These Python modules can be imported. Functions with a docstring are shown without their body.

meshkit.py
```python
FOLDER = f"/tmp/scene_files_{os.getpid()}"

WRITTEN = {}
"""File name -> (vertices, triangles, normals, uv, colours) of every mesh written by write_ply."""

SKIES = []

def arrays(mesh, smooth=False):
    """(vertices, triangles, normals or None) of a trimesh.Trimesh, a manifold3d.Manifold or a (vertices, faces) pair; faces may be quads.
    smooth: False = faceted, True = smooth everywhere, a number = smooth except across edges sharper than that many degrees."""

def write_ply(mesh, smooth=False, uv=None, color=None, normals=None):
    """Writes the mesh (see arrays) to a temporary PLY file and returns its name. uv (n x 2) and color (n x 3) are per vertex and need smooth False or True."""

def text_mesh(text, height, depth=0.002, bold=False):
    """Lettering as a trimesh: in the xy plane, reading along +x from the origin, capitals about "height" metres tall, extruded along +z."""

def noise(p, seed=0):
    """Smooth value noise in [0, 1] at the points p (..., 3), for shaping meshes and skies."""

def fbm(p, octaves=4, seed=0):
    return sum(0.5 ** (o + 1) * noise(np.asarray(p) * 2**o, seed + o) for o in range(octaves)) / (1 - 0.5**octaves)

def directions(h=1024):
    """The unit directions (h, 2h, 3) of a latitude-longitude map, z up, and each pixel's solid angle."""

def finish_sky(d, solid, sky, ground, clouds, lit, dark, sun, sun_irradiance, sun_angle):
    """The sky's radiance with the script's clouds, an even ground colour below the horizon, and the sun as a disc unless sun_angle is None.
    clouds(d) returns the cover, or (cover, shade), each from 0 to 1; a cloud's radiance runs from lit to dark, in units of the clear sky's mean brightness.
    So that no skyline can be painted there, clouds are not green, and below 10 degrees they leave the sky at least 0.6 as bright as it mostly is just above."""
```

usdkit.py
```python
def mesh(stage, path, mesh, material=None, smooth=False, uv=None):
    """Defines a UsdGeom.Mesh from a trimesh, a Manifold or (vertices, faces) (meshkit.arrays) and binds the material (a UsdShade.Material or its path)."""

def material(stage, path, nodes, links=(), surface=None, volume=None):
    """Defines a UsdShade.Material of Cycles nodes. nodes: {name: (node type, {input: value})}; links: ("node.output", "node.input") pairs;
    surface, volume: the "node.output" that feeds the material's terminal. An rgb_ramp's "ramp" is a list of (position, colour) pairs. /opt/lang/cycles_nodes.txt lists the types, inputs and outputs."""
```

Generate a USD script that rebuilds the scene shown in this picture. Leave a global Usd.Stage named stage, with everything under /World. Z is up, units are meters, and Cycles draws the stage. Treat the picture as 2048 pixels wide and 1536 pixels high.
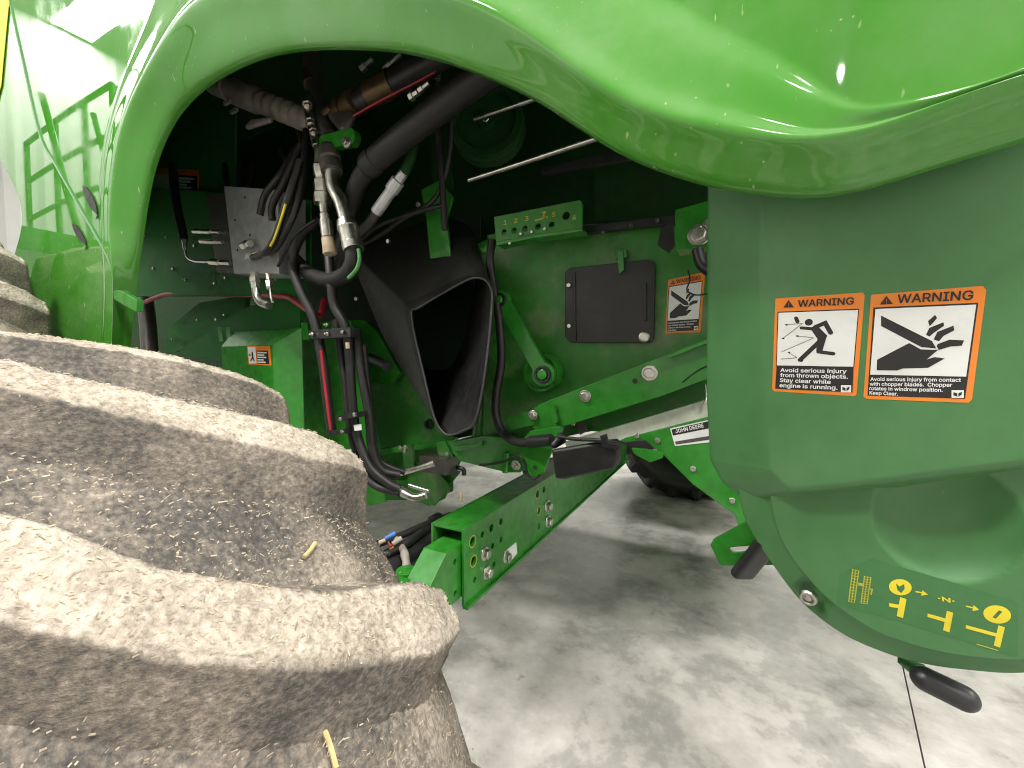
import math, random, numpy as np, trimesh, usdkit, meshkit
from pxr import Usd, UsdGeom, UsdLux, UsdShade, Gf, Sdf, Vt
from shapely.geometry import Polygon, LineString, Point, box as sbox
from shapely.ops import unary_union
from scipy.interpolate import CubicSpline, PchipInterpolator, RectBivariateSpline, interp1d
import manifold3d as m3
stage = Usd.Stage.CreateInMemory()
UsdGeom.SetStageUpAxis(stage, UsdGeom.Tokens.z); UsdGeom.SetStageMetersPerUnit(stage, 1)
UsdGeom.Xform.Define(stage, '/World'); UsdGeom.Scope.Define(stage, '/World/Looks')
rng = np.random.default_rng(7); random.seed(7)
A = np.array
# ------------------------------------------------------------------ camera
FPX, YAW, PIT, H = 840., math.radians(27.8), math.radians(2.9), 1.35
EXPOSURE = 0.10
F0 = A([-math.sin(YAW), math.cos(YAW), 0]); RT = A([math.cos(YAW), math.sin(YAW), 0]); ZU = A([0, 0, 1.])
FW = F0*math.cos(PIT) - ZU*math.sin(PIT); UP = ZU*math.cos(PIT) + F0*math.sin(PIT); OC = A([0, 0, H])
cam = UsdGeom.Camera.Define(stage, '/World/camera')
mt = Gf.Matrix4d(); mt.SetRow(0, Gf.Vec4d(*RT, 0)); mt.SetRow(1, Gf.Vec4d(*UP, 0)); mt.SetRow(2, Gf.Vec4d(*(-FW), 0)); mt.SetRow(3, Gf.Vec4d(*OC, 1))
cam.AddTransformOp().Set(mt)
cam.CreateHorizontalApertureAttr(36.); cam.CreateVerticalApertureAttr(27.); cam.CreateFocalLengthAttr(36*FPX/2048)
cam.CreateClippingRangeAttr(Gf.Vec2f(.02, 100)); cam.CreateExposureAttr(EXPOSURE)
# ------------------------------------------------------------------ lamps of the shed (rows of long fixtures under the ceiling)
LAMPS = [(1.3, -.9, 5.0, 84., 1.2), (-2.3, -1.4, 5.0, 78., 1.2), (-8.2, -1.4, 6.6, 58., 2.4), (-8.2, -4.4, 6.6, 58., 2.4), (-.9, 3.3, 5.1, 60., 2.4), (4.6, 2.0, 5.0, 120., 1.2), (-.6, 6.8, 5.0, 70., 2.4), (5.6, -1.7, 5.0, 80., 1.2)]
for i, (x, y, z, I, wd) in enumerate(LAMPS):
    L = UsdLux.RectLight.Define(stage, '/World/lamp' + ('_%03d' % i if i else ''))
    L.CreateWidthAttr(wd); L.CreateHeightAttr(.45); L.CreateIntensityAttr(I*(1.6 if wd < 2 else 1.)); L.CreateColorAttr(Gf.Vec3f(1, .97, .935))
    L.AddTranslateOp().Set(Gf.Vec3d(x, y, z))
# ------------------------------------------------------------------ materials
def mat(name, nodes, links, surface='p.BSDF'):
    return usdkit.material(stage, '/World/Looks/' + name, nodes, links, surface=surface)
def simple(name, col, rough=.5, metal=0., var=.15, scale=25., bump=0., bscale=300., coat=0., bev=0., spec=.5, dirt=0., dirtcol=(.30, .27, .2), dscale=9.):
    n = {'g': ('geometry', {}), 'n': ('noise_texture', {'scale': scale, 'detail': 4.}),
         'r': ('rgb_ramp', {'ramp': [(.3, tuple(c*(1-var) for c in col)), (.7, tuple(min(1, c*(1+var)) for c in col))]}),
         'rr': ('map_range', {'clamp': True, 'from_min': .3, 'from_max': .7, 'to_min': max(.02, rough*.85), 'to_max': min(1, rough*1.15)}),
         'p': ('principled_bsdf', {'metallic': metal, 'coat_weight': coat, 'coat_roughness': .06, 'specular_ior_level': spec})}
    l = [('g.position', 'n.vector'), ('n.fac', 'r.fac'), ('n.fac', 'rr.value'), ('rr.result', 'p.roughness')]
    src = 'r.color'
    if dirt:
        n['d'] = ('noise_texture', {'scale': dscale, 'detail': 9., 'roughness': .68}); n['dm'] = ('map_range', {'clamp': True, 'from_min': .52, 'from_max': .72, 'to_min': 0., 'to_max': dirt})
        n['dx'] = ('mix_color', {'b': dirtcol})
        l += [('g.position', 'd.vector'), ('d.fac', 'dm.value'), ('dm.result', 'dx.fac'), (src, 'dx.a')]; src = 'dx.result'
    l.append((src, 'p.base_color'))
    if bev: n['bv'] = ('bevel', {'radius': bev, 'samples': 4})
    if bump:
        n['bn'] = ('noise_texture', {'scale': bscale, 'detail': 3.}); n['bp'] = ('bump', {'strength': bump, 'distance': .002})
        l += [('g.position', 'bn.vector'), ('bn.fac', 'bp.height'), ('bp.normal', 'p.normal')]
        if bev: l.append(('bv.bevel', 'bp.normal'))
    elif bev: l.append(('bv.bevel', 'p.normal'))
    return mat(name, n, l)
G = (.022, .20, .016)
M = {}
M['frame'] = simple('frame_green', G, .30, bev=.004, dirt=.12, dscale=6., coat=.2, bump=.06, bscale=160.)
M['frame_inner'] = simple('frame_green_matt', (.02, .17, .03), .62, spec=.16, dirt=.12, dscale=6., bump=.06, bscale=120.)
M['frame_dark'] = simple('frame_green_shaded', (.008, .045, .008), .6, spec=.2, dirt=.4, dirtcol=(.03, .035, .022), dscale=5.)  # bay shade put into a darker green, with random grime over it
M['frame_dusty'] = simple('frame_green_dusty', (.03, .19, .02), .42, bev=.003, dirt=.5, dscale=5., bump=.06, bscale=120.)
M['plastic'] = simple('moulded_green', (.060, .182, .060), .46, var=.06, bump=.10, bscale=900., dirt=.22, dscale=3.5, dirtcol=(.18, .24, .15))
M['black'] = simple('black_plastic', (.014, .014, .015), .42, bev=.004, dirt=.25, dirtcol=(.07, .065, .055))
M['rubber'] = simple('hose_rubber', (.014, .013, .013), .5, dirt=.35, dirtcol=(.06, .055, .045), dscale=14.)
M['chute'] = simple('chute_plastic', (.021, .021, .020), .5, bump=.05, bscale=500., dirt=.3, dirtcol=(.06, .055, .045), dscale=5.)
M['shaded_inside'] = simple('chute_plastic_shaded', (.007, .007, .007), .6)  # chute plastic again, the shade inside put into a near-black colour
M['rim'] = simple('rim_highlight', (.055, .055, .058), .42)  # lighter grey stands in for the highlight along the chute mouth
M['steel'] = simple('zinc_steel', (.62, .60, .56), .32, metal=1., bev=.0015, dirt=.3, dirtcol=(.3, .26, .2), dscale=30.)
M['alu'] = simple('aluminium', (.55, .55, .58), .45, metal=.6, bev=.002, dirt=.15)
M['darksteel'] = simple('dark_steel', (.12, .11, .10), .45, metal=.6, bev=.002)
M['bronze'] = simple('bronze', (.12, .08, .042), .4, metal=.7, bev=.002)
M['grey'] = simple('grey_conduit', (.34, .30, .26), .6, bump=.1)
M['palerail'] = simple('pale_rail', (.60, .63, .54), .45, bev=.002, dirt=.2)
M['red'] = simple('red_sleeve', (.36, .018, .026), .45)
M['orange'] = simple('label_orange', (.78, .22, .02), .38, var=.05, dirt=.12)
M['white'] = simple('label_white', (.74, .75, .74), .38, var=.03, dirt=.25, dirtcol=(.4, .42, .38), dscale=22.)
M['print'] = simple('print_black', (.016, .015, .016), .4, var=.05)
M['yellow'] = simple('decal_yellow', (.72, .60, .03), .4, var=.08)
M['stripe'] = simple('stripe_yellow', (.78, .62, .10), .75, spec=.08)
M['olive'] = simple('decal_olive', (.42, .40, .04), .4, var=.08)
M['decalgreen'] = simple('decal_green', (.046, .168, .050), .34, var=.03)
M['tan'] = simple('tan_sleeve', (.5, .4, .28), .6, var=.3)
M['blue'] = simple('blue_plug', (.05, .18, .5), .4)
M['paleg'] = simple('pale_green_stripe', (.10, .32, .10), .5)
M['straw'] = simple('straw', (.55, .42, .2), .7, var=.3, scale=60.)
M['chaff'] = simple('chaff', (.43, .36, .27), .8, var=.4, scale=90.)
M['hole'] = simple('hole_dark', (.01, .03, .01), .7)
def glossy_paint():
    n = {'g': ('geometry', {}),
         'n': ('noise_texture', {'scale': 3., 'detail': 5.}), 'r': ('rgb_ramp', {'ramp': [(.3, (.045, .205, .018)), (.7, (.058, .245, .024))]}),
         'mp': ('mapping', {'mapping_type': 'point', 'rotation': (.3, .5, .2), 'scale': (1.6, 1., .45)}), 's': ('noise_texture', {'scale': 60., 'detail': 1.5, 'roughness': .4}), 'sm': ('map_range', {'clamp': True, 'from_min': .74, 'from_max': .80, 'to_min': 0., 'to_max': .6}),
         'v': ('voronoi_texture', {'scale': 52., 'randomness': 1.}), 'vm': ('map_range', {'clamp': True, 'from_min': .03, 'from_max': .10, 'to_min': .8, 'to_max': 0.}),
         'gate': ('noise_texture', {'scale': 5., 'detail': 3.}), 'gm': ('map_range', {'clamp': True, 'from_min': .50, 'from_max': .62}), 'vg': ('math', {'math_type': 'multiply'}),
         'mx': ('math', {'math_type': 'maximum'}), 'c': ('mix_color', {'b': (.50, .50, .30)}),
         'film': ('noise_texture', {'scale': 2.2, 'detail': 8., 'roughness': .7}), 'fm': ('map_range', {'clamp': True, 'from_min': .46, 'from_max': .78, 'to_min': .0, 'to_max': .20}), 'fc': ('mix_color', {'b': (.36, .42, .30)}),
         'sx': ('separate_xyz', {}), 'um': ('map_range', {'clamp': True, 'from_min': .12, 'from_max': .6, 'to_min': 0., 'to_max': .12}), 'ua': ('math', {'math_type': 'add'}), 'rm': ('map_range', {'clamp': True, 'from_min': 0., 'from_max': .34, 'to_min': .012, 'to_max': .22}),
         'p': ('principled_bsdf', {'coat_weight': .12, 'coat_roughness': .02})}
    l = [('g.position', 'n.vector'), ('n.fac', 'r.fac'), ('g.position', 'mp.vector'), ('mp.vector', 's.vector'), ('s.fac', 'sm.value'),
         ('g.position', 'v.vector'), ('v.distance', 'vm.value'), ('g.position', 'gate.vector'), ('gate.fac', 'gm.value'), ('gm.result', 'vg.value1'), ('vm.result', 'vg.value2'),
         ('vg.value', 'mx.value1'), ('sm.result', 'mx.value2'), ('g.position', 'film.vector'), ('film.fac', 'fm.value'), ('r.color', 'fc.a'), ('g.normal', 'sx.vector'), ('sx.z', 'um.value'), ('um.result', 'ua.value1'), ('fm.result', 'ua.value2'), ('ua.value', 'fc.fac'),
         ('fc.result', 'c.a'), ('mx.value', 'c.fac'), ('c.result', 'p.base_color'), ('ua.value', 'rm.value'), ('rm.result', 'p.roughness')]
    return mat('gloss_green', n, l)
M['gloss'] = glossy_paint()
def tyre_mat():
    n = {'g': ('geometry', {}), 'a': ('attribute', {'attribute': 'dust'}),
         'mp': ('mapping', {'mapping_type': 'point', 'rotation': (.15, .35, -.2), 'scale': (.42, 1., 1.25)}),
         'n1': ('noise_texture', {'scale': 170., 'detail': 9., 'roughness': .72}), 'n2': ('noise_texture', {'scale': 9., 'detail': 5., 'roughness': .6}),
         'n3': ('noise_texture', {'scale': 260., 'detail': 4., 'roughness': .7}),
         's1': ('math', {'math_type': 'multiply_add', 'value2': .75, 'value3': 0.}), 's2': ('math', {'math_type': 'multiply_add', 'value2': .55}), 's3': ('math', {'math_type': 'add'}),
         'r': ('rgb_ramp', {'ramp': [(.47, (.042, .040, .039)), (.62, (.098, .090, .082)), (.75, (.21, .18, .15)), (.88, (.40, .345, .285)), (1., (.53, .47, .40))]}),
         'hb': ('mix_float', {'fac': .45}), 'bp': ('bump', {'strength': .7, 'distance': .004}),
         'p': ('principled_bsdf', {'roughness': .88, 'specular_ior_level': .22})}
    l = [('g.position', 'mp.vector'), ('mp.vector', 'n1.vector'), ('g.position', 'n2.vector'), ('mp.vector', 'n3.vector'),
         ('n1.fac', 's1.value1'), ('n2.fac', 's2.value1'), ('s1.value', 's2.value3'), ('s2.value', 's3.value1'), ('a.fac', 's3.value2'), ('s3.value', 'r.fac'),
         ('r.color', 'p.base_color'), ('n1.fac', 'hb.a'), ('n3.fac', 'hb.b'), ('hb.result', 'bp.height'), ('bp.normal', 'p.normal')]
    return mat('dusty_tyre', n, l)
M['tyre'] = tyre_mat()
def concrete():
    n = {'g': ('geometry', {}), 'w': ('noise_texture', {'scale': 1.2, 'detail': 3.}), 'wv': ('mix_vector', {'fac': .08}),
         'n1': ('noise_texture', {'scale': 1.9, 'detail': 9., 'roughness': .66, 'distortion': .12}), 'n2': ('noise_texture', {'scale': 13., 'detail': 8., 'roughness': .7}),
         'n3': ('noise_texture', {'scale': 5.5, 'detail': 4., 'roughness': .6}), 'sp': ('map_range', {'clamp': True, 'from_min': .69, 'from_max': .74, 'to_min': 0., 'to_max': .45}),
         'm': ('mix_float', {'fac': .20}), 'r': ('rgb_ramp', {'ramp': [(.37, (.22, .213, .198)), (.44, (.33, .32, .298)), (.48, (.36, .348, .325)), (.51, (.45, .433, .40)), (.56, (.51, .49, .455)), (.60, (.57, .55, .515)), (.72, (.64, .617, .58))]}),
         'dk': ('mix_color', {'b': (.07, .068, .065)}), 'rm': ('map_range', {'clamp': True, 'from_min': .38, 'from_max': .62, 'to_min': .20, 'to_max': .48}),
         'bp': ('bump', {'strength': .12, 'distance': .003}), 'p': ('principled_bsdf', {})}
    l = [('g.position', 'w.vector'), ('g.position', 'wv.a'), ('w.color', 'wv.b'), ('wv.result', 'n1.vector'), ('g.position', 'n2.vector'), ('g.position', 'n3.vector'),
         ('n1.fac', 'm.a'), ('n2.fac', 'm.b'), ('m.result', 'r.fac'), ('n3.fac', 'sp.value'), ('sp.result', 'dk.fac'), ('r.color', 'dk.a'), ('dk.result', 'p.base_color'),
         ('n1.fac', 'rm.value'), ('rm.result', 'p.roughness'), ('n2.fac', 'bp.height'), ('bp.normal', 'p.normal')]
    return mat('concrete', n, l)
M['concrete'] = concrete()
M['backwall'] = simple('grey_sheet', (.74, .74, .71), .6, var=.04, scale=2., spec=.3)
M['wall'] = simple('white_sheet', (.84, .84, .82), .5, var=.04, scale=2., spec=.3)
# ------------------------------------------------------------------ naming helpers
used = {}
def path_for(name, parent):
    base = (parent.GetPath().pathString if parent is not None else '/World') + '/' + name
    k = used.get(base, 0); used[base] = k + 1
    return base if k == 0 else '%s_%03d' % (base, k)
def tag(p, label=None, cat=None, group=None, kind=None):
    p = p.GetPrim() if hasattr(p, 'GetPrim') else p
    for k, v in (('label', label), ('category', cat), ('group', group), ('kind', kind)):
        if v: p.SetCustomDataByKey(k, v)
    return p
def empty(name, parent=None):
    return UsdGeom.Xform.Define(stage, path_for(name, parent)).GetPrim()
def obj(name, mesh, m, parent=None, smooth=35, label=None, dust=None):
    if isinstance(mesh, (list, tuple)) and not (len(mesh) == 2 and isinstance(mesh[0], np.ndarray)): mesh = cat(mesh)
    p = usdkit.mesh(stage, path_for(name, parent), mesh, M[m], smooth=smooth)
    if dust is not None:
        UsdGeom.PrimvarsAPI(p).CreatePrimvar('dust', Sdf.ValueTypeNames.FloatArray, 'vertex').Set(Vt.FloatArray.FromNumpy(np.asarray(dust, np.float32)))
    if label: tag(p, label)
    return p.GetPrim()
def cat(ms): return trimesh.util.concatenate([x for x in ms if x is not None])
# ------------------------------------------------------------------ placing: a photo pixel on a plane of the place
def ray(px, py): return FW + RT*((px-1024)/FPX) - UP*((py-768)/FPX)
def P(px, py, Y):
    d = ray(px, py); return OC + d*(Y/d[1])
def PX(px, py, X):
    d = ray(px, py); return OC + d*(X/d[0])
def PZ(px, py, z):
    d = ray(px, py); return OC + d*((z-H)/d[2])
class Plane:
    def __init__(s, o, u, v):
        s.o = A(o, float); s.u = A(u, float)/np.linalg.norm(u); n = np.cross(s.u, A(v, float)); s.n = n/np.linalg.norm(n); s.v = np.cross(s.n, s.u)
    def px(s, x, y):
        d = ray(x, y); return s.uv(OC + d*(((s.o-OC)@s.n)/(d@s.n)))
    def uv(s, p): q = p - s.o; return A([q@s.u, q@s.v])
    def at(s, uv, h=0.): return s.o + s.u*uv[0] + s.v*uv[1] + s.n*h
    def off(s, h): return Plane(s.o + s.n*h, s.u, s.v)
    def pts(s, uv, h=0.): uv = np.asarray(uv, float); return s.o + uv[:, :1]*s.u + uv[:, 1:2]*s.v + np.reshape(np.broadcast_to(h, len(uv)), (-1, 1))*s.n
    def mat4(s):
        m = np.eye(4); m[:3, 0] = s.u; m[:3, 1] = s.v; m[:3, 2] = s.n; m[:3, 3] = s.o; return m
def YP(Y, tilt=0., yaw=0.):
    u = A([math.cos(yaw), math.sin(yaw), 0]); v = A([0, math.sin(tilt), math.cos(tilt)])
    return Plane((0, Y, 0), u, v) if not yaw else Plane((0, Y, 0), u, v)
def as_plane(p): return p if isinstance(p, Plane) else YP(p)
def smooth2(pts, n=8, closed=True):
    pts = np.asarray(pts, float); k = len(pts); out = []
    for i in range(k if closed else k-1):
        p0, p1, p2, p3 = (pts[(i+j-1) % k] if closed else pts[min(max(i+j-1, 0), k-1)] for j in range(4))
        for t in np.arange(n)/n:
            out.append(.5*((2*p1)+(-p0+p2)*t+(2*p0-5*p1+4*p2-p3)*t*t+(-p0+3*p1-3*p2+p3)*t**3))
    if not closed: out.append(pts[-1])
    return A(out)
def poly(pl, pix, rnd=0.): 
    g = Polygon([pl.px(*p) for p in pix]).buffer(0)
    if rnd: g = g.buffer(-rnd).buffer(2*rnd).buffer(-rnd)
    return g
def extr(pl, g, t, h=0.):
    """the polygon g on the plane, its front face at height h, t thick behind it"""
    ms = []
    for q in getattr(g, 'geoms', [g]):
        if q.is_empty or q.area < 1e-9: continue
        m = trimesh.creation.extrude_polygon(q, t, engine='earcut'); m.apply_translation((0, 0, h-t)); m.apply_transform(pl.mat4()); ms.append(m)
    return cat(ms)
def plate(name, pix, plane, t, m, parent, rnd=0., holes=(), label=None, h=0.):
    pl = as_plane(plane); g = poly(pl, pix, rnd)
    for (x, y, r) in holes: g = g.difference(Point(*pl.px(x, y)).buffer(r, 8))
    return obj(name, extr(pl, g, t, h), m, parent, label=label)
def bx(p0, p1):
    p0, p1 = np.minimum(p0, p1), np.maximum(p0, p1); m = trimesh.creation.box(p1-p0); m.apply_translation((p0+p1)/2); return m
def frame(t):
    t = t/np.linalg.norm(t); a = A([0, 0, 1.]) if abs(t[2]) < .9 else A([1., 0, 0]); u = np.cross(a, t); u /= np.linalg.norm(u); return u, np.cross(t, u), t
def tube_mesh(path, r, n=12, sm=6, caps=True):
    p = smooth2(path, sm, False) if sm > 1 and len(path) > 2 else np.asarray(path, float)
    r = np.broadcast_to(r, len(p)) if np.ndim(r) == 0 else np.interp(np.linspace(0, 1, len(p)), np.linspace(0, 1, len(r)), r)
    T = np.gradient(p, axis=0); T /= np.linalg.norm(T, axis=1)[:, None]
    u, w, _ = frame(T[0]); V = []
    a = np.linspace(0, 2*math.pi, n, endpoint=False)
    for i in range(len(p)):
        u = u - T[i]*(u@T[i]); u /= np.linalg.norm(u); w = np.cross(T[i], u)
        V.append(p[i] + r[i]*(np.cos(a)[:, None]*u + np.sin(a)[:, None]*w))
    V = np.vstack(V); Fc = []
    for i in range(len(p)-1):
        for j in range(n):
            k = (j+1) % n; b = i*n; Fc += [(b+j, b+k, b+n+k), (b+j, b+n+k, b+n+j)]
    if caps:
        c0 = len(V); V = np.vstack([V, p[:1], p[-1:]]); b = (len(p)-1)*n
        for j in range(n): k = (j+1) % n; Fc += [(c0, k, j), (c0+1, b+j, b+k)]
    return trimesh.Trimesh(V, Fc, process=False)
def pp(pts): return [P(*q) if isinstance(q, tuple) else q for q in pts]
def hose(name, pts, r, m, parent, n=12, label=None): return obj(name, tube_mesh(pp(pts), r, n), m, parent, smooth=50, label=label)
def lathe(p0, p1, prof, n=20, twist=0.):
    """revolved about p0-p1; prof: (fraction along, radius)"""
    p0, p1 = A(p0, float), A(p1, float); u, w, t = frame(p1-p0); Lg = np.linalg.norm(p1-p0)
    a = np.linspace(0, 2*math.pi, n, endpoint=False) + twist; V = []; Fc = []
    for (s, r) in prof: V.append(p0 + t*Lg*s + max(r, 1e-5)*(np.cos(a)[:, None]*u + np.sin(a)[:, None]*w))
    V = np.vstack(V)
    for i in range(len(prof)-1):
        for j in range(n): k = (j+1) % n; b = i*n; Fc += [(b+j, b+k, b+n+k), (b+j, b+n+k, b+n+j)]
    c = len(V); V = np.vstack([V, p0+t*Lg*prof[0][0], p0+t*Lg*prof[-1][0]]); b = (len(prof)-1)*n
    for j in range(n): k = (j+1) % n; Fc += [(c, k, j), (c+1, b+j, b+k)]
    return trimesh.Trimesh(V, Fc, process=False)
def bolt_mesh(c, n, r, washer=True, hexh=.9, stud=False):
    n = A(n, float)/np.linalg.norm(n); c = A(c, float); ms = []
    if washer: ms.append(lathe(c-n*.001, c+n*r*.28, [(0, r*1.45), (.7, r*1.45), (1, r*1.36)], 20))
    b = c + n*r*.28 if washer else c
    ms.append(lathe(b, b+n*r*hexh, [(0, r), (.85, r), (1, r*.85)], 6, random.random()))
    if stud: ms.append(lathe(b+n*r*hexh, b+n*r*(hexh+1.2), [(0, r*.55), (.8, r*.55), (1, r*.4)], 10))
    return cat(ms)
def bolt(px, py, plane, r, parent, washer=True, stud=False, m='steel', name='bolt', h=0.):
    pl = as_plane(plane); return obj(name, bolt_mesh(pl.at(pl.px(px, py), h), pl.n, r, washer, stud=stud), m, parent, smooth=25)
def hull_spheres(pts, r, n=24):
    s = [m3.Manifold.sphere(rr, n).translate(tuple(p)) for p, rr in zip(pts, np.broadcast_to(r, len(pts)))]
    h = m3.Manifold.batch_hull(s) if hasattr(m3.Manifold, 'batch_hull') else m3.Manifold.hull_points(np.vstack([x.to_mesh().vert_properties[:, :3] for x in s]))
    g = h.to_mesh(); return trimesh.Trimesh(g.vert_properties[:, :3], g.tri_verts, process=False)
def grid_mesh(Pts, flip=False, closed_v=False):
    nu, nv = Pts.shape[:2]; idx = np.arange(nu*nv).reshape(nu, nv)
    if closed_v: idx = np.hstack([idx, idx[:, :1]])
    a, b, c, d = idx[:-1, :-1].ravel(), idx[1:, :-1].ravel(), idx[1:, 1:].ravel(), idx[:-1, 1:].ravel()
    f = np.vstack([np.c_[a, b, c], np.c_[a, c, d]])
    return trimesh.Trimesh(Pts.reshape(-1, 3), f[:, ::-1] if flip else f, process=False)
def text_on(name, s, plane, p0, p1, height_px, m, parent, h=.0006, bold=True, label=None):
    """lettering on the plane from pixel p0 (baseline start) to p1 (baseline end), height_px capitals"""
    pl = as_plane(plane); a, b = pl.px(*p0), pl.px(*p1); d = b-a; Lg = np.linalg.norm(d); d /= Lg; nn = A([-d[1], d[0]])
    hh = np.linalg.norm(pl.px(p0[0], p0[1]-height_px)-a)
    t = meshkit.text_mesh(s, hh, .0004, bold); x0, x1 = t.bounds[0, 0], t.bounds[1, 0]; v = t.vertices.copy()
    q = a + ((v[:, :1]-x0)*Lg/(x1-x0))*d + v[:, 1:2]*nn
    return obj(name, trimesh.Trimesh(pl.pts(q, h+v[:, 2]-.0004), t.faces, process=False), m, parent, smooth=False, label=label)
def ink(name, gs, plane, m, parent, h=.0006, label=None): return obj(name, extr(as_plane(plane), unary_union(gs), .0004, h), m, parent, smooth=False, label=label)
def stroke(pl, pix, w_px, cap='flat'):
    pts = [pl.px(*p) for p in pix]; w = np.linalg.norm(pl.px(pix[0][0]+w_px, pix[0][1])-pl.px(*pix[0]))
    return LineString(pts).buffer(w/2, cap_style=cap, join_style='mitre')
# ================================================================== THE SETTING
fl = tag(empty('floor'), kind='structure')
j0, j1 = PZ(1805, 1330, 0)[:2], PZ(1850, 1536, 0)[:2]; jd = (j1-j0)/np.linalg.norm(j1-j0); jn = A([-jd[1], jd[0]])
jn = jn if jn[0] > 0 else -jn
def slab(s0, s1, t0, t1):
    g = Polygon([j0+jn*s+jd*t for s, t in ((s0, t0), (s1, t0), (s1, t1), (s0, t1))]); m = trimesh.creation.extrude_polygon(g, .12, engine='earcut'); m.apply_translation((0, 0, -.12)); return m
for s0, s1 in ((-16, -.0025), (.0025, 14)):
    for t0, t1 in ((-16, -7.003), (-6.997, 14)): obj('slab', slab(s0, s1, t0, t1), 'concrete', fl)
obj('bed', bx((-16, -14, -.3), (16, 16, -.125)), 'hole', fl)
wl = tag(empty('shed_wall'), kind='structure'); X0, X1, Y0, Y1, ZC = -9.5, 9., -6.5, 9., 7.6
def ribbed(p0, p1, name, m='wall'):
    p0, p1 = A(p0), A(p1); Lg = np.linalg.norm(p1-p0); d = (p1-p0)/Lg; nn = A([-d[1], d[0]]); xs = np.arange(0, Lg, .076); h = np.where((np.arange(len(xs)) % 4) == 0, .018, 0.)
    b = p0 + xs[:, None]*d + h[:, None]*nn; V = np.stack([np.c_[b, np.zeros(len(b))], np.c_[b, np.full(len(b), ZC)]], 1); obj(name, grid_mesh(V), m, wl, smooth=False)
ribbed((X0, Y1), (X0, Y0), 'wall_sheet'); ribbed((X0, Y0), (X1, Y0), 'wall_sheet', 'backwall'); ribbed((X1, Y0), (X1, Y1), 'wall_sheet', 'backwall'); ribbed((X1, Y1), (X0, Y1), 'wall_sheet')
tag(obj('shed_ceiling', bx((X0-.1, Y0-.1, ZC), (X1+.1, Y1+.1, ZC+.1)), 'wall'), kind='structure')
# ================================================================== THE MACHINE
CH = empty('combine_harvester'); tag(CH, 'green combine harvester seen close up at its open rear wheel arch', 'combine harvester')
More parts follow.
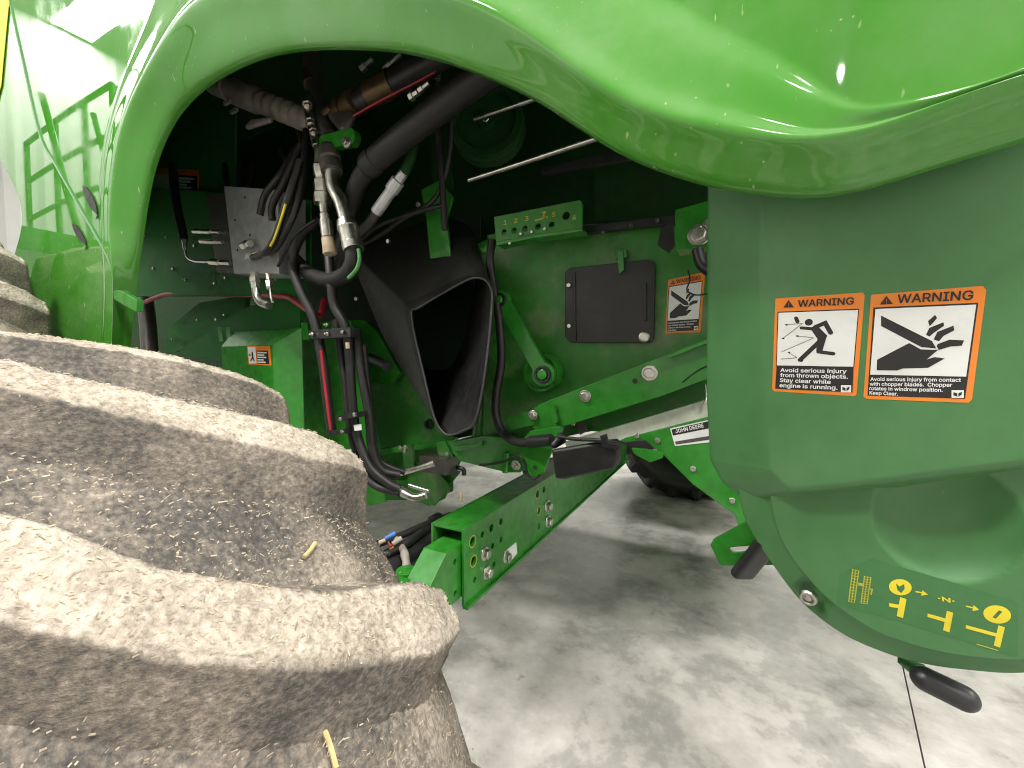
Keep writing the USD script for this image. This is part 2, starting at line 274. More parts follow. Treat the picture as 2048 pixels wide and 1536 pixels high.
# ---- outer shell with the flared wheel arch: control net of edge, ridge, shelf, crease, body
ARCH_Y = .76
cols = [ # edge, ridge, crease, far body pixel ; depth of edge, ridge, crease, body
 ((240, 860), (205, 860), (185, 860), (150, 860), .80, .735, .752, .75), ((262, 600), (226, 600), (205, 590), (75, 640), .80, .735, .752, .75), ((275, 500), (219, 480), (200, 470), (26, 530), .80, .735, .752, .75), ((290, 400), (221, 380), (200, 360), (42, 415), .80, .735, .752, .75),
 ((312, 310), (238, 270), (215, 250), (-25, 270), .80, .733, .752, .75), ((355, 225), (275, 172), (250, 140), (-60, 130), .80, .73, .752, .75), ((425, 160), (330, 72), (300, 20), (-90, -140), .795, .725, .755, .75), ((510, 118), (400, -10), (360, -110), (100, -400), .79, .72, .765, .77),
 ((600, 98), (520, -60), (500, -180), (400, -600), .785, .715, .78, .80), ((720, 95), (680, -75), (720, -230), (750, -650), .778, .71, .80, .82), ((830, 107), (850, -30), (950, -200), (1000, -620), .768, .70, .805, .81), ((940, 140), (985, 22), (1150, -130), (1250, -600), .755, .695, .795, .80),
 ((1080, 205), (1115, 108), (1330, 0), (1500, -500), .75, .69, .775, .78), ((1230, 300), (1270, 207), (1460, 90), (1700, -400), .74, .685, .745, .75), ((1400, 365), (1430, 252), (1570, 165), (1850, -300), .73, .68, .72, .73), ((1530, 388), (1570, 275), (1655, 222), (2000, -250), .725, .675, .697, .70),
 ((1640, 391), (1680, 268), (1715, 243), (2100, -200), .715, .67, .677, .70), ((1760, 368), (1780, 243), (1800, 222), (2200, -150), .705, .665, .669, .68), ((1900, 325), (1920, 192), (1935, 172), (2300, -100), .70, .66, .663, .67), ((2060, 277), (2060, 145), (2070, 125), (2400, -50), .695, .655, .657, .665), ((2300, 200), (2300, 60), (2310, 40), (2600, -100), .69, .65, .652, .66)]
net = []
for c in cols:
    e, r, s, b = P(*c[0], c[4]), P(*c[1], c[5]), P(*c[2], c[6]), P(*c[3], c[7])
    if len(net) >= 11: b = s + A([0, .008, 2.75-s[2]])
    elif len(net) >= 8: b = b*1.; b[2] = 2.75
    wg = {11: 1., 12: 1., 13: 1., 14: 1., 15: .75, 16: .5, 17: .25}.get(len(net), 0.); s = s + wg*(.5*(r*.3+s*.7) + .5*(s*.9+b*.1) - s)
    net.append([e + A([0, .014, .002]), e + A([0, .004, 0]), e, e*.35+r*.65+A([0, -.004, 0]), r, r*.72+s*.28 + A([0, .006, 0]), r*.3+s*.7, s, s*.92+b*.08, s*.5+b*.5, b])
net = A(net); ti = np.arange(len(net)); tt = np.linspace(0, len(net)-1, 281)
alng = A([CubicSpline(ti, net[:, k])(tt) for k in range(net.shape[1])])       # rows x along
sv = A([0, .35, .4, .9, 1.0, 1.25, 1.46, 1.6, 1.76, 2.2, 3.0]); ss = np.unique(np.concatenate([np.linspace(0, .4, 5), np.linspace(.4, 1.75, 60), np.linspace(1.75, 3, 20)]))
shell = PchipInterpolator(sv, alng, axis=0)(ss)
obj('body_panel', grid_mesh(shell, flip=True), 'gloss', CH, smooth=True, label='glossy green side panel flared round the open wheel arch')
# the seam between the two side panels, a raised green lip, and the stripe beside it
sm_px = [(14, -30), (24, 20), (45, 115), (80, 268), (112, 330), (160, 415), (215, 512), (226, 545)]
obj('panel_seam', tube_mesh([P(x, y, .75) for x, y in sm_px], .006, 8), 'plastic', CH)
plate('yellow_stripe', [(-30, -40), (22, -40), (14, 40), (2, 170), (-30, 300)], YP(.7455), .002, 'stripe', CH)
from shapely import affinity
for q in ([(164, 370), (172, 374), (184, 392), (192, 412), (194, 430), (184, 420), (174, 404), (167, 386)], [(143, 446), (152, 450), (162, 465), (170, 480), (172, 491), (162, 484), (152, 470), (146, 458)]):
    sl = plate('latch_slot', q, YP(.7465), .003, 'shaded_inside', CH, .004); plate('slot_lip', [q[4], (q[4][0]-3, q[4][1]+8), (q[5][0], q[5][1]+6), q[5]], YP(.7455), .003, 'gloss', sl)
plate('flange_joint', [(226, 582), (238, 580), (274, 600), (273, 624), (240, 606), (228, 598)], YP(.728), .02, 'frame', CH, .003)
# ---- chopper cover, round chopper housing below it
dv = -(.09*RT - .977*UP + .185*FW); PC = Plane(OC + ray(1640, 690)*.68, (.968, -.252, 0), dv)
fr = [(1535, 150), (1530, 560), (1530, 800), (1545, 940), (1580, 972), (1700, 960), (2060, 912), (2400, 860), (2400, 150)]
bk = [(1447, 280), (1443, 560), (1441, 800), (1447, 915), (1466, 950), (1500, 975), (1550, 983)]
sph = [PC.at(PC.px(*p), -.02) for p in fr]; back = PC.off(-.085); sph2 = [back.at(back.px(*p), 0) for p in bk]; sph3 = [PC.at(PC.px(*p), -.085) for p in ((2060, 925), (2400, 875), (2400, 150))]
sk = PC.off(-.03)
obj('chopper_cover', hull_spheres(sph+sph2+sph3, [.02]*len(sph)+[.026]*len(sph2)+[.02]*3, 48), 'plastic', CH, smooth=40, label='matt green moulded cover over the chopper with two warning labels')
PD = PC.off(-.03); cx, cy = 1890, 1000
out = smooth2([(1478, 1030), (1502, 1085), (1542, 1145), (1602, 1222), (1680, 1283), (1760, 1321), (1840, 1346), (1940, 1362), (2060, 1369), (2250, 1345), (2400, 1270), (2500, 1120), (2500, 900), (2200, 800), (1800, 800), (1520, 850), (1470, 940)], 10)
inn = smooth2([(1545, 1010), (1562, 1075), (1600, 1135), (1660, 1200), (1740, 1255), (1800, 1280), (1870, 1300), (1950, 1313), (2060, 1318), (2220, 1295), (2350, 1230), (2440, 1110), (2440, 930), (2190, 840), (1820, 840), (1580, 880), (1545, 950)], 10)
def polar(loop, c, n):
    q = A([PD.px(*p) for p in loop]) - c; a = np.unwrap(np.arctan2(q[:, 1], q[:, 0])); r = np.hypot(*q.T)
    o = np.argsort(a % (2*math.pi)); aa = (a % (2*math.pi))[o]; rr = r[o]; th = np.linspace(0, 2*math.pi, n, endpoint=False)
    return th, np.interp(th, np.r_[aa[-1]-2*math.pi, aa, aa[0]+2*math.pi], np.r_[rr[-1], rr, rr[0]])
cc = PD.px(cx, cy); th, ro = polar(out, cc, 300); _, ri = polar(inn, cc, 300)
dc = PD.px(1885, 1045); de = A([np.linalg.norm(PD.px(2050, 1045)-dc), np.linalg.norm(PD.px(1885, 1165)-dc)])
rings = []
for s in np.r_[np.linspace(0.002, 1, 60), 1.12, 1.3, 1.6, 1.9, 1.97, 2.0, 2.02, 2.04]:
    if s <= 1: rr, h = ri*s, 0.
    elif s <= 2: k = (s-1); rr = ri+(ro-ri)*k; h = -.016*min(1, k/.14)**.8 - .012*max(0, k-.14)**1.5
    else: rr = ro*(1-.012*(s-2)/.04); h = -.03-.05*(s-2)/.04
    q = cc + np.c_[np.cos(th), np.sin(th)]*rr[:, None]
    e = np.hypot(*((q-dc)/de).T); hh = h - (.032*np.clip(1-(np.clip(e, .0, 1.)/1.)**3, 0, 1) if s <= 1 else 0)
    d2 = np.linalg.norm(q - PD.px(1622, 1200), axis=1); hh = hh - .012*np.clip(1-(d2/.032)**4, 0, 1)*(s > 1.0)
    rings.append(PD.pts(q, hh))
obj('chopper_housing', grid_mesh(A(rings), closed_v=True), 'plastic', CH, smooth=50, label='round moulded green housing with yellow lever decal under the chopper cover')
# its screw, black knobs and slotted bracket
sc = PD.off(-.012); c = sc.at(sc.px(1617, 1193))
obj('housing_screw', [lathe(c-sc.n*.004, c+sc.n*.009, [(0, .0155), (.7, .0155), (1, .013), (1, .0095), (.55, .008)], 24), bolt_mesh(c+sc.n*.001, sc.n, .0065, False)], 'steel', CH, smooth=25)
PB = PC.off(-.10)
kn = lambda p, q, r, off: [PC.off(off).at(PC.off(off).px(*w)) for w in (p, q)]
k0 = kn((1486, 1146), (1535, 1085), 0, -.075); obj('lever_knob', hull_spheres([k0[0]-A([0, 0, 0])+RT*.012, k0[0]-RT*.012, k0[1]+RT*.012, k0[1]-RT*.012], .013, 24), 'black', CH, label='black plastic lever end below the slotted bracket')
k1 = kn((1850, 1358), (1928, 1396), 0, -.06); obj('lever_knob', hull_spheres([k1[0], k1[1]], .020, 28), 'black', CH, label='black plastic lever end sticking out below the round housing')
plate('lever_bracket', [(1795, 1325), (1850, 1345), (1858, 1362), (1825, 1350)], PC.off(-.07), .02, 'plastic', CH)
g = poly(PB, [(1421, 1090), (1427, 1078), (1520, 1028), (1560, 1130), (1444, 1131), (1438, 1126)], .003).difference(stroke(PB, [(1466, 1100), (1540, 1094)], 12, 'round'))
obj('slotted_bracket', extr(PB, g, .005), 'frame', CH)
# ---- warning labels on the cover
z4 = lambda x, y: (1500+x/3.737, 540+y/3.737)
def Z(pl, pts, f=z4, rnd=0.): return poly(pl, [f(*p) for p in pts], rnd)
def lines(parent, pl, rows, f, hpx, m='white'):
    for s, a, b in rows: text_on('lettering', s, pl, f(*a), f(*b), hpx, m, parent, h=.0016)
def tri(pl, pts, f, parent):
    g = Z(pl, pts, f); c = g.centroid
    x0, y0 = np.mean(pts, 0); ex = stroke(pl, [f(x0+2, y0-18), f(x0+1, y0+8)], 1.6).union(stroke(pl, [f(x0, y0+13), f(x0, y0+18)], 1.6))
    ink('alert_triangle', [g.difference(ex)], pl, 'print', parent, .0012)
def runner(pl, parent, f=z4, k=1.):
    S = lambda pts, w, cap='round': stroke(pl, [f(*p) for p in pts], w/3.737*k, cap)
    gs = [Point(*pl.px(*f(440, 390))).buffer(np.linalg.norm(pl.px(*f(470, 390))-pl.px(*f(440, 390)))), Z(pl, [(448, 432), (500, 412), (578, 490), (560, 530), (505, 515)], f, .001), S([(490, 425), (562, 395), (603, 468)], 36), S([(480, 440), (385, 432)], 28), S([(345, 360), (356, 385)], 30),
          Z(pl, [(505, 500), (575, 492), (540, 610), (495, 605)], f, .001), S([(512, 610), (622, 625)], 32), S([(535, 520), (378, 668)], 38), S([(372, 672), (384, 674)], 30)]
    for a, b in (((395, 398), (262, 410)), ((390, 402), (240, 515)), ((475, 505), (345, 492)), ((475, 508), (235, 612)), ((350, 652), (285, 615)), ((350, 655), (230, 665))): gs.append(S([a, b], 4, 'flat'))
    for (x, y) in ((268, 409), (350, 493), (289, 617), (246, 510)): gs.append(Z(pl, [(x-10, y-1), (x+12, y-8), (x+12, y+8)], f))
    ink('pictogram', gs, pl, 'print', parent, .0012)
def hand(pl, parent, f=z4):
    kn_ = Z(pl, [(980, 340), (1360, 530), (1392, 586), (1280, 575), (980, 418)], f)
    w = np.linalg.norm(pl.px(*f(1010, 500))-pl.px(*f(1000, 500)))
    hd = Z(pl, [(950, 670), (1190, 545), (1275, 592), (1385, 597), (1402, 553), (1490, 520), (1600, 525), (1582, 565), (1500, 570), (1400, 600), (1320, 668), (1380, 650), (1455, 660), (1330, 730), (1140, 735), (1100, 750), (948, 748)], f).difference(kn_.buffer(w*1.0, join_style='mitre'))
    fs = [Z(pl, p, f) for p in ([(1330, 382), (1383, 335), (1398, 358), (1366, 396), (1342, 420)], [(1315, 485), (1340, 432), (1446, 390), (1450, 416), (1372, 470), (1342, 496)], [(1372, 518), (1400, 462), (1520, 415), (1526, 450), (1445, 492), (1412, 532)])]
    ink('pictogram', [kn_, hd]+fs, pl, 'print', parent, .0012)
def mini_manual(pl, f, x, y, w, h, parent):
    ink('manual_symbol', [Z(pl, [(x-w, y-h), (x+w, y-h), (x+w, y+h), (x-w, y+h)], f)], pl, 'white', parent, .0012)
    ink('manual_symbol', [Z(pl, [(x-w*.7, y-h*.5), (x-w*.1, y-h*.2), (x-w*.1, y+h*.6), (x-w*.7, y+h*.3)], f), Z(pl, [(x+w*.1, y-h*.2), (x+w*.7, y-h*.6), (x+w*.6, y+h*.2), (x+w*.1, y+h*.6)], f)], pl, 'print', parent, .0016)
L1 = ink('warning_label', [Z(PC, [(190, 213), (845, 168), (857, 190), (797, 930), (780, 943), (180, 906), (166, 890)], rnd=.002)], PC, 'orange', CH, .0004, 'orange warning label showing a running person hit by thrown objects')
ink('picture_panel', [Z(PC, [(206, 312), (816, 289), (779, 727), (195, 717)])], PC, 'print', L1, .0006); ink('picture_panel', [Z(PC, [(214, 320), (808, 298), (772, 722), (201, 712)])], PC, 'white', L1, .0009); ink('text_panel', [Z(PC, [(200, 716), (774, 727), (766, 914), (189, 886)])], PC, 'print', L1, .00105)
tri(PC, [(250, 281), (290, 225), (328, 278)], z4, L1); runner(PC, L1)
text_on('lettering', 'WARNING', PC, z4(358, 275), z4(776, 256), 13, 'print', L1, .0012)
lines(L1, PC, [('Avoid serious injury', (228, 760), (722, 770)), ('from thrown objects.', (226, 797), (733, 811)), ('Stay clear while', (224, 835), (604, 850)), ('engine is running.', (221, 873), (655, 893))], z4, 7.2); mini_manual(PC, z4, 718, 886, 38, 27, L1)
def chop_label(pl, f, parent, hp, th_):
    L2 = ink('warning_label', [Z(pl, [(905, 185), (1740, 118), (1766, 150), (1660, 965), (1635, 992), (870, 963), (848, 945)], f, .002 if f is z4 else .001)], pl, 'orange', parent, .0004, 'orange warning label showing a blade cutting the fingers of a hand')
    ink('picture_panel', [Z(pl, [(922, 280), (1706, 244), (1607, 962), (878, 938)], f)], pl, 'print', L2, .0006); ink('picture_panel', [Z(pl, [(938, 292), (1690, 258), (1615, 796), (898, 781)], f)], pl, 'white', L2, .0009)
    tri(pl, [(970, 258), (1020, 193), (1068, 253)], f, L2); hand(pl, L2, f); text_on('lettering', 'WARNING', pl, f(1100, 247), f(1665, 220), hp, 'print', L2, .0012)
    lines(L2, pl, [('Avoid serious injury from contact', (900, 826), (1575, 834)), ('with chopper blades.  Chopper', (895, 862), (1510, 871)), ('rotates in windrow position.', (893, 895), (1440, 909)), ('Keep Clear.', (893, 928), (1105, 937))], f, th_); mini_manual(pl, f, 1552, 926, 46, 29, L2)
    return L2
chop_label(PC, z4, CH, 16.5, 6.6)
# ---- yellow lever decal on the round housing
zp = lambda x, y: (1400+x/3.16, 1000+y/3.16)
D1 = ink('lever_decal', [Z(PD, [(880, 470), (1090, 370), (2010, 640), (2010, 1000), (1700, 900), (1100, 720), (860, 660)], zp, .006)], PD, 'decalgreen', CH, .0004, 'darker green lever position decal printed with yellow symbols')
def S2(pts, w, cap='flat'): return stroke(PD, [zp(*p) for p in pts], w/3.16, cap)
def ell(x, y, rx, ry, rot=0):
    a = np.linspace(0, 2*math.pi, 40); return Polygon([PD.px(*zp(x+rx*math.cos(t)*math.cos(rot)-ry*math.sin(t)*math.sin(rot), y+rx*math.cos(t)*math.sin(rot)+ry*math.sin(t)*math.cos(rot))) for t in a])
leaf = Z(PD, [(1238, 525), (1262, 545), (1290, 530), (1294, 560), (1272, 588), (1248, 570)], zp)
ink('symbol', [ell(1266, 550, 72, 50, .12).difference(leaf)], PD, 'yellow', D1, .0008); ink('symbol', [ell(1878, 722, 88, 56, .15).difference(S2([(1858, 745), (1900, 700)], 22))], PD, 'yellow', D1, .0008)
for q in ([[(1285, 620), (1263, 738)], [(1196, 662), (1278, 675)]], [[(1580, 706), (1556, 828)], [(1438, 727), (1568, 764)]], [[(1906, 798), (1876, 924)], [(1680, 800), (1894, 858)]]): ink('lever_symbol', [S2(q[0], 38), S2(q[1], 30)], PD, 'yellow', D1, .0008)
ink('arrow', [S2([(1362, 578), (1410, 586)], 10), Z(PD, [(1405, 570), (1440, 596), (1398, 603)], zp)], PD, 'yellow', D1, .0008); ink('arrow', [S2([(1680, 670), (1732, 682)], 10), Z(PD, [(1728, 664), (1764, 692), (1722, 700)], zp)], PD, 'yellow', D1, .0008)
text_on('lettering', '·N·', PD, zp(1505, 632), zp(1610, 652), 8, 'yellow', D1, .0008)
gr = [S2([(x0, y0), (x1, y1)], 7) for x0, y0, x1, y1 in ((966, 435, 940, 640), (985, 440, 958, 642), (1004, 445, 976, 646), (1040, 480, 1018, 650), (1060, 483, 1036, 652), (1080, 488, 1056, 654))]
for k in range(12):
    t = k/11; gr.append(S2([(962-26*t, 440+200*t), (1004-28*t, 448+200*t)], 3)); gr.append(S2([(1036-20*t, 484+168*t), (1080-22*t, 490+166*t)], 3))
gr += [S2([(1000, 530), (1035, 536)], 22), S2([(1068, 560), (1094, 566)], 10), S2([(1090, 560), (1080, 598)], 9)]
ink('sieve_symbol', gr, PD, 'olive', D1, .0008); ink('lettering', [S2([(1748, 910), (1882, 950)], 7)], PD, 'olive', D1, .0008)
# ================================================================== WHEELS
WR, WH = .66, .37
def prof(w): return WR + .065*(1-((.3-np.minimum(w, .3))/.3)**2)
def carc(w): return prof(w) - .045 - .034*np.clip((.085-w)/.085, 0, 1)**1.4
UW = PchipInterpolator([-.04, 0, .03, .07, .12, .16, .2, .25, .29, .33, .37], [61., 61.5, 62.6, 63.4, 64.3, 65.5, 67.2, 70.2, 74., 76.5, 77.5])
LW = PchipInterpolator([-.04, 0, .05, .10, .15, .20, .25, .30, .34, .37], [57.6, 57.4, 57.5, 58.8, 60.3, 62.3, 65., 68.6, 72.2, 76.])
def cyl(w, ph, r): return np.stack([r*np.cos(ph), -w, r*np.sin(ph)], -1)
def lug_mesh(phi0, seed, nw, ns, flip=False, crumb=1.):
    w = np.linspace(-.05, .365, nw); s = np.linspace(-1.75, 1.75, ns); Wg, Sg = np.meshgrid(w, s, indexing='ij')
    nz = meshkit.fbm(np.stack([Wg*30, Sg*3, np.full_like(Wg, seed*7.3)], -1), 5, seed)-.5
    U, Lo = UW(Wg), LW(Wg); mid = (U+Lo)/2; hf = (U-Lo)/2
    sa = np.abs(Sg); fl = np.where(Sg < 0, 4.6, 3.2)
    ph = mid + np.sign(Sg)*(np.minimum(sa, 1)*hf*(1-.06) + np.maximum(sa-1, 0)/.75*fl) + nz*.5*crumb
    k = np.clip((1.75-sa)/.75, 0, 1); k = np.clip(k*1.12, 0, 1)**1.25
    we = Wg + .02*nz*crumb*(Wg < .03); ke = np.clip((we+.034)/.030, 0, 1); k = k*(ke*ke*(3-2*ke)); k2 = np.clip((.365-Wg)/.02, 0, 1); k = k*k2
    n2 = meshkit.fbm(np.stack([Wg*90, ph*1.1, np.full_like(Wg, seed*3.1)], -1), 4, seed+9)-.5; n3 = meshkit.fbm(np.stack([Wg*16, ph*.25, np.full_like(Wg, seed*2.)], -1), 3, seed+4)-.5
    lw = np.where(Wg < 0, carc(np.maximum(Wg, 0)) - 12*Wg**2 - .9*np.maximum(-Wg, 0), carc(Wg))
    edge = 1-np.clip((sa-.72)/.28, 0, 1)**2*.05
    r = lw - .006 + k*(prof(np.maximum(Wg, 0)) + .002 - lw + .006)*edge + crumb*(n2*.007*k + n3*.005*k)
    r = r - .010*np.clip(.03-Wg, 0, .05)/.05*(k > .5)
    pr = np.radians(phi0 + ph - 60)
    wo = Wg if not flip else 2*WH - Wg
    m = grid_mesh(cyl(wo, pr, r), flip=flip)
    top = np.clip((k-.80)/.15, 0, 1)*np.clip(1.10-sa, 0, .12)/.12; dust = .065 + .215*np.clip(top+ .3*nz*2*(k > .5), 0, 1) + n3*.12
    return m, dust.ravel()
CHV = []
def wheel(name, label, m='tyre', fine=True):
    W = empty(name, CH); tag(W, label)
    pw = np.r_[[.16, .12, .06, .02, -.02, -.045, -.05, -.042, -.03], np.linspace(-.018, WH, 60)]
    pr_ = np.r_[[.335, .345, .37, .40, .44, .48, .515, .54, .553], np.where(np.linspace(-.018, WH, 60) < 0, carc(0)-(.9*np.abs(np.linspace(-.018, WH, 60))), carc(np.linspace(-.018, WH, 60)))]
    pw, pr_ = np.r_[pw, 2*WH-pw[-2::-1]], np.r_[pr_, pr_[-2::-1]]
    ph = np.radians(np.r_[np.linspace(0, 110, 440), np.linspace(110, 360, 240)[1:]] if fine else np.linspace(0, 360, 181)); Wg, Pg = np.meshgrid(pw, ph, indexing='ij'); Rg = np.repeat(pr_[:, None], len(ph), 1)
    Q = cyl(Wg, Pg, Rg); nn = meshkit.fbm(Q*26, 4, 3)-.5; n2 = meshkit.fbm(Q*120, 3, 5)-.5; n4 = meshkit.fbm(Q*A([7, 5, 9]), 3, 11)-.5
    msk = np.clip((Rg-.5)/.1, 0, 1); Q = cyl(Wg, Pg, Rg + msk*(nn*.010 + n2*.005))
    obj('tyre', grid_mesh(Q), m, W, smooth=True, dust=(.035 + n4*.22 + .10*np.exp(-((Wg-.06)/.06)**2)*np.clip(n4*4+.5, 0, 1)).ravel())
    obj('rim', lathe((0, -.16, 0), (0, -.44, 0), [(0, .335), (.02, .345), (.1, .33), (.3, .29), (.5, .28), (.5, .12), (.45, .10), (.45, .02)], 60), 'yellow' if fine else 'darksteel', W, smooth=40)
    obj('hub', lathe((0, .08, 0), (0, -.3, 0), [(0, .09), (.2, .12), (.5, .13), (.7, .14), (1, .15)], 32), 'frame', W)
    for i in range(18):
        p0 = (79.6, 59.6, 39.6)[i] if i < 3 else 39.6-20*(i-2); near = i < 4 and fine; lo = (90, 40) if fine else (50, 26)
        M_, d = lug_mesh(p0, 3+i, *((340, 130) if near else lo))
        if near: CHV.append((np.asarray(M_.vertices), np.asarray(d), np.asarray(M_.vertex_normals)))
        obj('lug', M_, m, W, smooth=True, dust=d)
        M_, d = lug_mesh(p0+10, 33+i, *lo, True); obj('lug', M_, m, W, smooth=True, dust=d)
    return W
WCX, WCY, WTH = -.784, .435, math.radians(6.7)
rw = wheel('rear_wheel', 'mud and dust covered rear steering wheel in the foreground')
def place(p, c, rz, sc=1.):
    x = UsdGeom.Xformable(p); x.AddTranslateOp().Set(Gf.Vec3d(*map(float, c))); x.AddRotateZOp().Set(math.degrees(rz))
    if sc != 1: x.AddScaleOp().Set(Gf.Vec3f(sc, sc, sc))
place(rw, (WCX, WCY, .66), -WTH)
def wcopy(name, label, c, rz, sc):
    p = empty(name, CH); p.GetReferences().AddInternalReference(rw.GetPath()); x = UsdGeom.Xformable(p); x.ClearXformOpOrder()
    for op in ('xformOp:translate', 'xformOp:rotateZ'): pass
    x.GetPrim().GetAttribute('xformOp:translate').Set(Gf.Vec3d(*c)); x.GetPrim().GetAttribute('xformOp:rotateZ').Set(math.degrees(rz))
    ops = [UsdGeom.XformOp(x.GetPrim().GetAttribute('xformOp:translate')), UsdGeom.XformOp(x.GetPrim().GetAttribute('xformOp:rotateZ'))]
    s = x.AddScaleOp(); s.Set(Gf.Vec3f(sc, sc, sc)); x.SetXformOpOrder(ops + [s]); tag(p, label); p.SetInstanceable(True); return p
place(wheel('rear_wheel', 'clean black rear wheel on the far side of the machine', 'rubber', False), (-.42, 4.4, .66), math.pi)
wcopy('front_wheel', 'large dusty front drive wheel beyond the side panel', (-3.24, .64, .99), -.0, 1.44)
# ================================================================== STEERING AXLE
XA = -.815
AX = empty('steering_axle', CH); tag(AX, 'green telescoping steering axle with rows of adjusting holes')
pa = Plane((XA, 0, 0), (0, 1, 0), (0, 0, 1))      # its face looks to the rear of the machine
fq = [(922, 1063), (935, 1208), (1268, 911), (1262, 897)]
zt, zb = PX(922, 1063, XA)[2], PX(935, 1208, XA)[2]; ya = PX(928, 1130, XA)[1]
face = Polygon([(ya, zb), (ya, zt), (3.7, zt), (3.7, zb)])
HO = [(945, 1083, .009), (947, 1122, .009), (965, 1069, .007), (983, 1056, .0085), (1002, 1043, .008), (985, 1092, .007), (1002, 1079, .007), (988, 1129, .007), (950, 1160, .0065), (1075, 988, .010), (1088, 979, .009), (1077, 1021, .010), (1078, 1052, .009)]
for (x, y, r) in HO: face = face.difference(Point(*pa.uv(PX(x, y, XA))).buffer(r*1.7, 10))
obj('axle_tube', [extr(pa, face, .010), bx((XA-.13, ya, zt-.011), (XA-.0105, 3.7, zt-.001)), bx((XA-.14, ya-.004, zb+.10), (XA-.1305, 3.7, zt)), bx((XA-.0095, ya+.003, zb-.0105), (XA+.012, 3.7, zb-.0005)), bx((XA-.129, ya+.25, zb+.01), (XA-.02, ya+.26, zt-.02))], 'frame', AX, smooth=20)
for (x, y, r) in HO[:2]+HO[9:10]+HO[11:12]:
    c = pa.at(pa.uv(PX(x, y, XA))); obj('hole_ring', extr(pa, Point(*pa.uv(c)).buffer(r*2.5, 16).difference(Point(*pa.uv(c)).buffer(r*2.15, 16)), .001, .0012), 'olive', AX)
for (x, y) in ((969, 1107), (973, 1145), (1012, 1114), (1094, 1012), (1095, 1043)):
    obj('bolt', bolt_mesh(pa.at(pa.uv(PX(x, y, XA)), 0), pa.n, .0185 if x < 1050 else .022), 'steel', AX, smooth=25)
c = pa.uv(PX(1012, 1114, XA)); tg = Polygon([pa.uv(PX(*q, XA)) for q in ((1008, 1104), (1032, 1084), (1034, 1106), (1018, 1126))]); obj('white_tag', extr(pa, tg, .001, .0015), 'white', AX)
zi0, zi1 = zb+.03, zt-.055
inner = Polygon([(ya-.20, zi0+.01), (ya-.20, zi1-.10), (ya-.08, zi1), (ya+.25, zi1), (ya+.25, zi0), (ya-.28, zi0)]); pi_ = Plane((XA-.016, 0, 0), (0, 1, 0), (0, 0, 1))
for (y, z) in ((ya-.03, zi1-.05), (ya-.03, zi0+.03), (ya-.17, zi0+.09), (ya-.17, zi0+.035)): inner = inner.difference(Point(y, z).buffer(.010, 8))
obj('inner_tube', extr(pi_, inner, .095), 'frame', AX)
c = P(812, 1146, ya-.12); obj('spindle_boss', lathe(c-ZU*.16, c+ZU*.012, [(0, .036), (.97, .036), (1, .033)], 28), 'frame', AX, smooth=40)
obj('spindle', bx((XA-.13, ya-.42, .58), (XA-.03, ya-.24, .70)), 'frame', AX)
# steering cylinder and its hoses lying along the axle
cyd = [P(880, 1058, 1.40), P(800, 1120, 1.12), P(740, 1165, .95)]
obj('steering_cylinder', tube_mesh([P(905, 1045, 1.5), P(830, 1105, 1.22), P(735, 1172, 1.0)], .040, 20, 1), 'black', AX)
hose('cylinder_hose', [(900, 1030, 1.5), (850, 1050, 1.32), (800, 1072, 1.2), (750, 1090, 1.1)], .014, 'rubber', AX); hose('cylinder_hose', [(890, 1045, 1.46), (850, 1062, 1.3), (815, 1085, 1.18), (770, 1110, 1.1)], .017, 'rubber', AX)
hose('cylinder_hose', [(792, 1078, 1.18), (806, 1100, 1.14), (812, 1122, 1.11), (813, 1140, 1.1)], [.013, .016, .013, .016, .013, .016, .019], 'grey', AX)
obj('sleeve', tube_mesh([P(866, 1048, 1.38), P(880, 1040, 1.42)], .035, 18, 1), 'rubber', AX)
for q0, q1, r, m in (((770, 1078, 1.1), (790, 1066, 1.13), .009, 'blue'), ((785, 1088, 1.1), (803, 1076, 1.13), .009, 'grey'), ((758, 1086, 1.08), (770, 1080, 1.1), .008, 'tan'), ((776, 1084, 1.09), (782, 1092, 1.09), .004, 'red'), ((780, 1098, 1.1), (786, 1094, 1.1), .004, 'orange')): hose('electrical_plug', [q0, q1], r, m, AX, 8)
# ================================================================== INSIDE THE ARCH
def box_at(name, p, half, m, parent=CH, rot=None):
    b = trimesh.creation.box(2*A(half)); 
    if rot is not None: b.apply_transform(rot)
    b.apply_translation(p); return obj(name, b, m, parent)
# inner walls and roof that close the bay
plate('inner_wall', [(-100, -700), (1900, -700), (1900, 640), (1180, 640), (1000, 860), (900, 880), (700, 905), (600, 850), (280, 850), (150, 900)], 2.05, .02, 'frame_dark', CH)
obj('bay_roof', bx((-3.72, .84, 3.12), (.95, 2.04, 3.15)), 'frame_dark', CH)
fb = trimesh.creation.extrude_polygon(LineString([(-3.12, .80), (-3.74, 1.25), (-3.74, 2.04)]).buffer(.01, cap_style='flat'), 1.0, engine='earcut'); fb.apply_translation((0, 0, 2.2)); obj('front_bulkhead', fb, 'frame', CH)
obj('light_block_upper', bx((-3.3, .85, 2.36), (.95, .87, 3.15)), 'frame_dark', CH); obj('machine_core', bx((-3.7, 2.08, 1.0), (.9, 3.9, 3.15)), 'frame', CH); obj('light_block_rear', bx((.95, .80, 1.95), (.98, 2.04, 3.15)), 'frame', CH)  # upper and rear plates are unseen, added to keep lamp light out
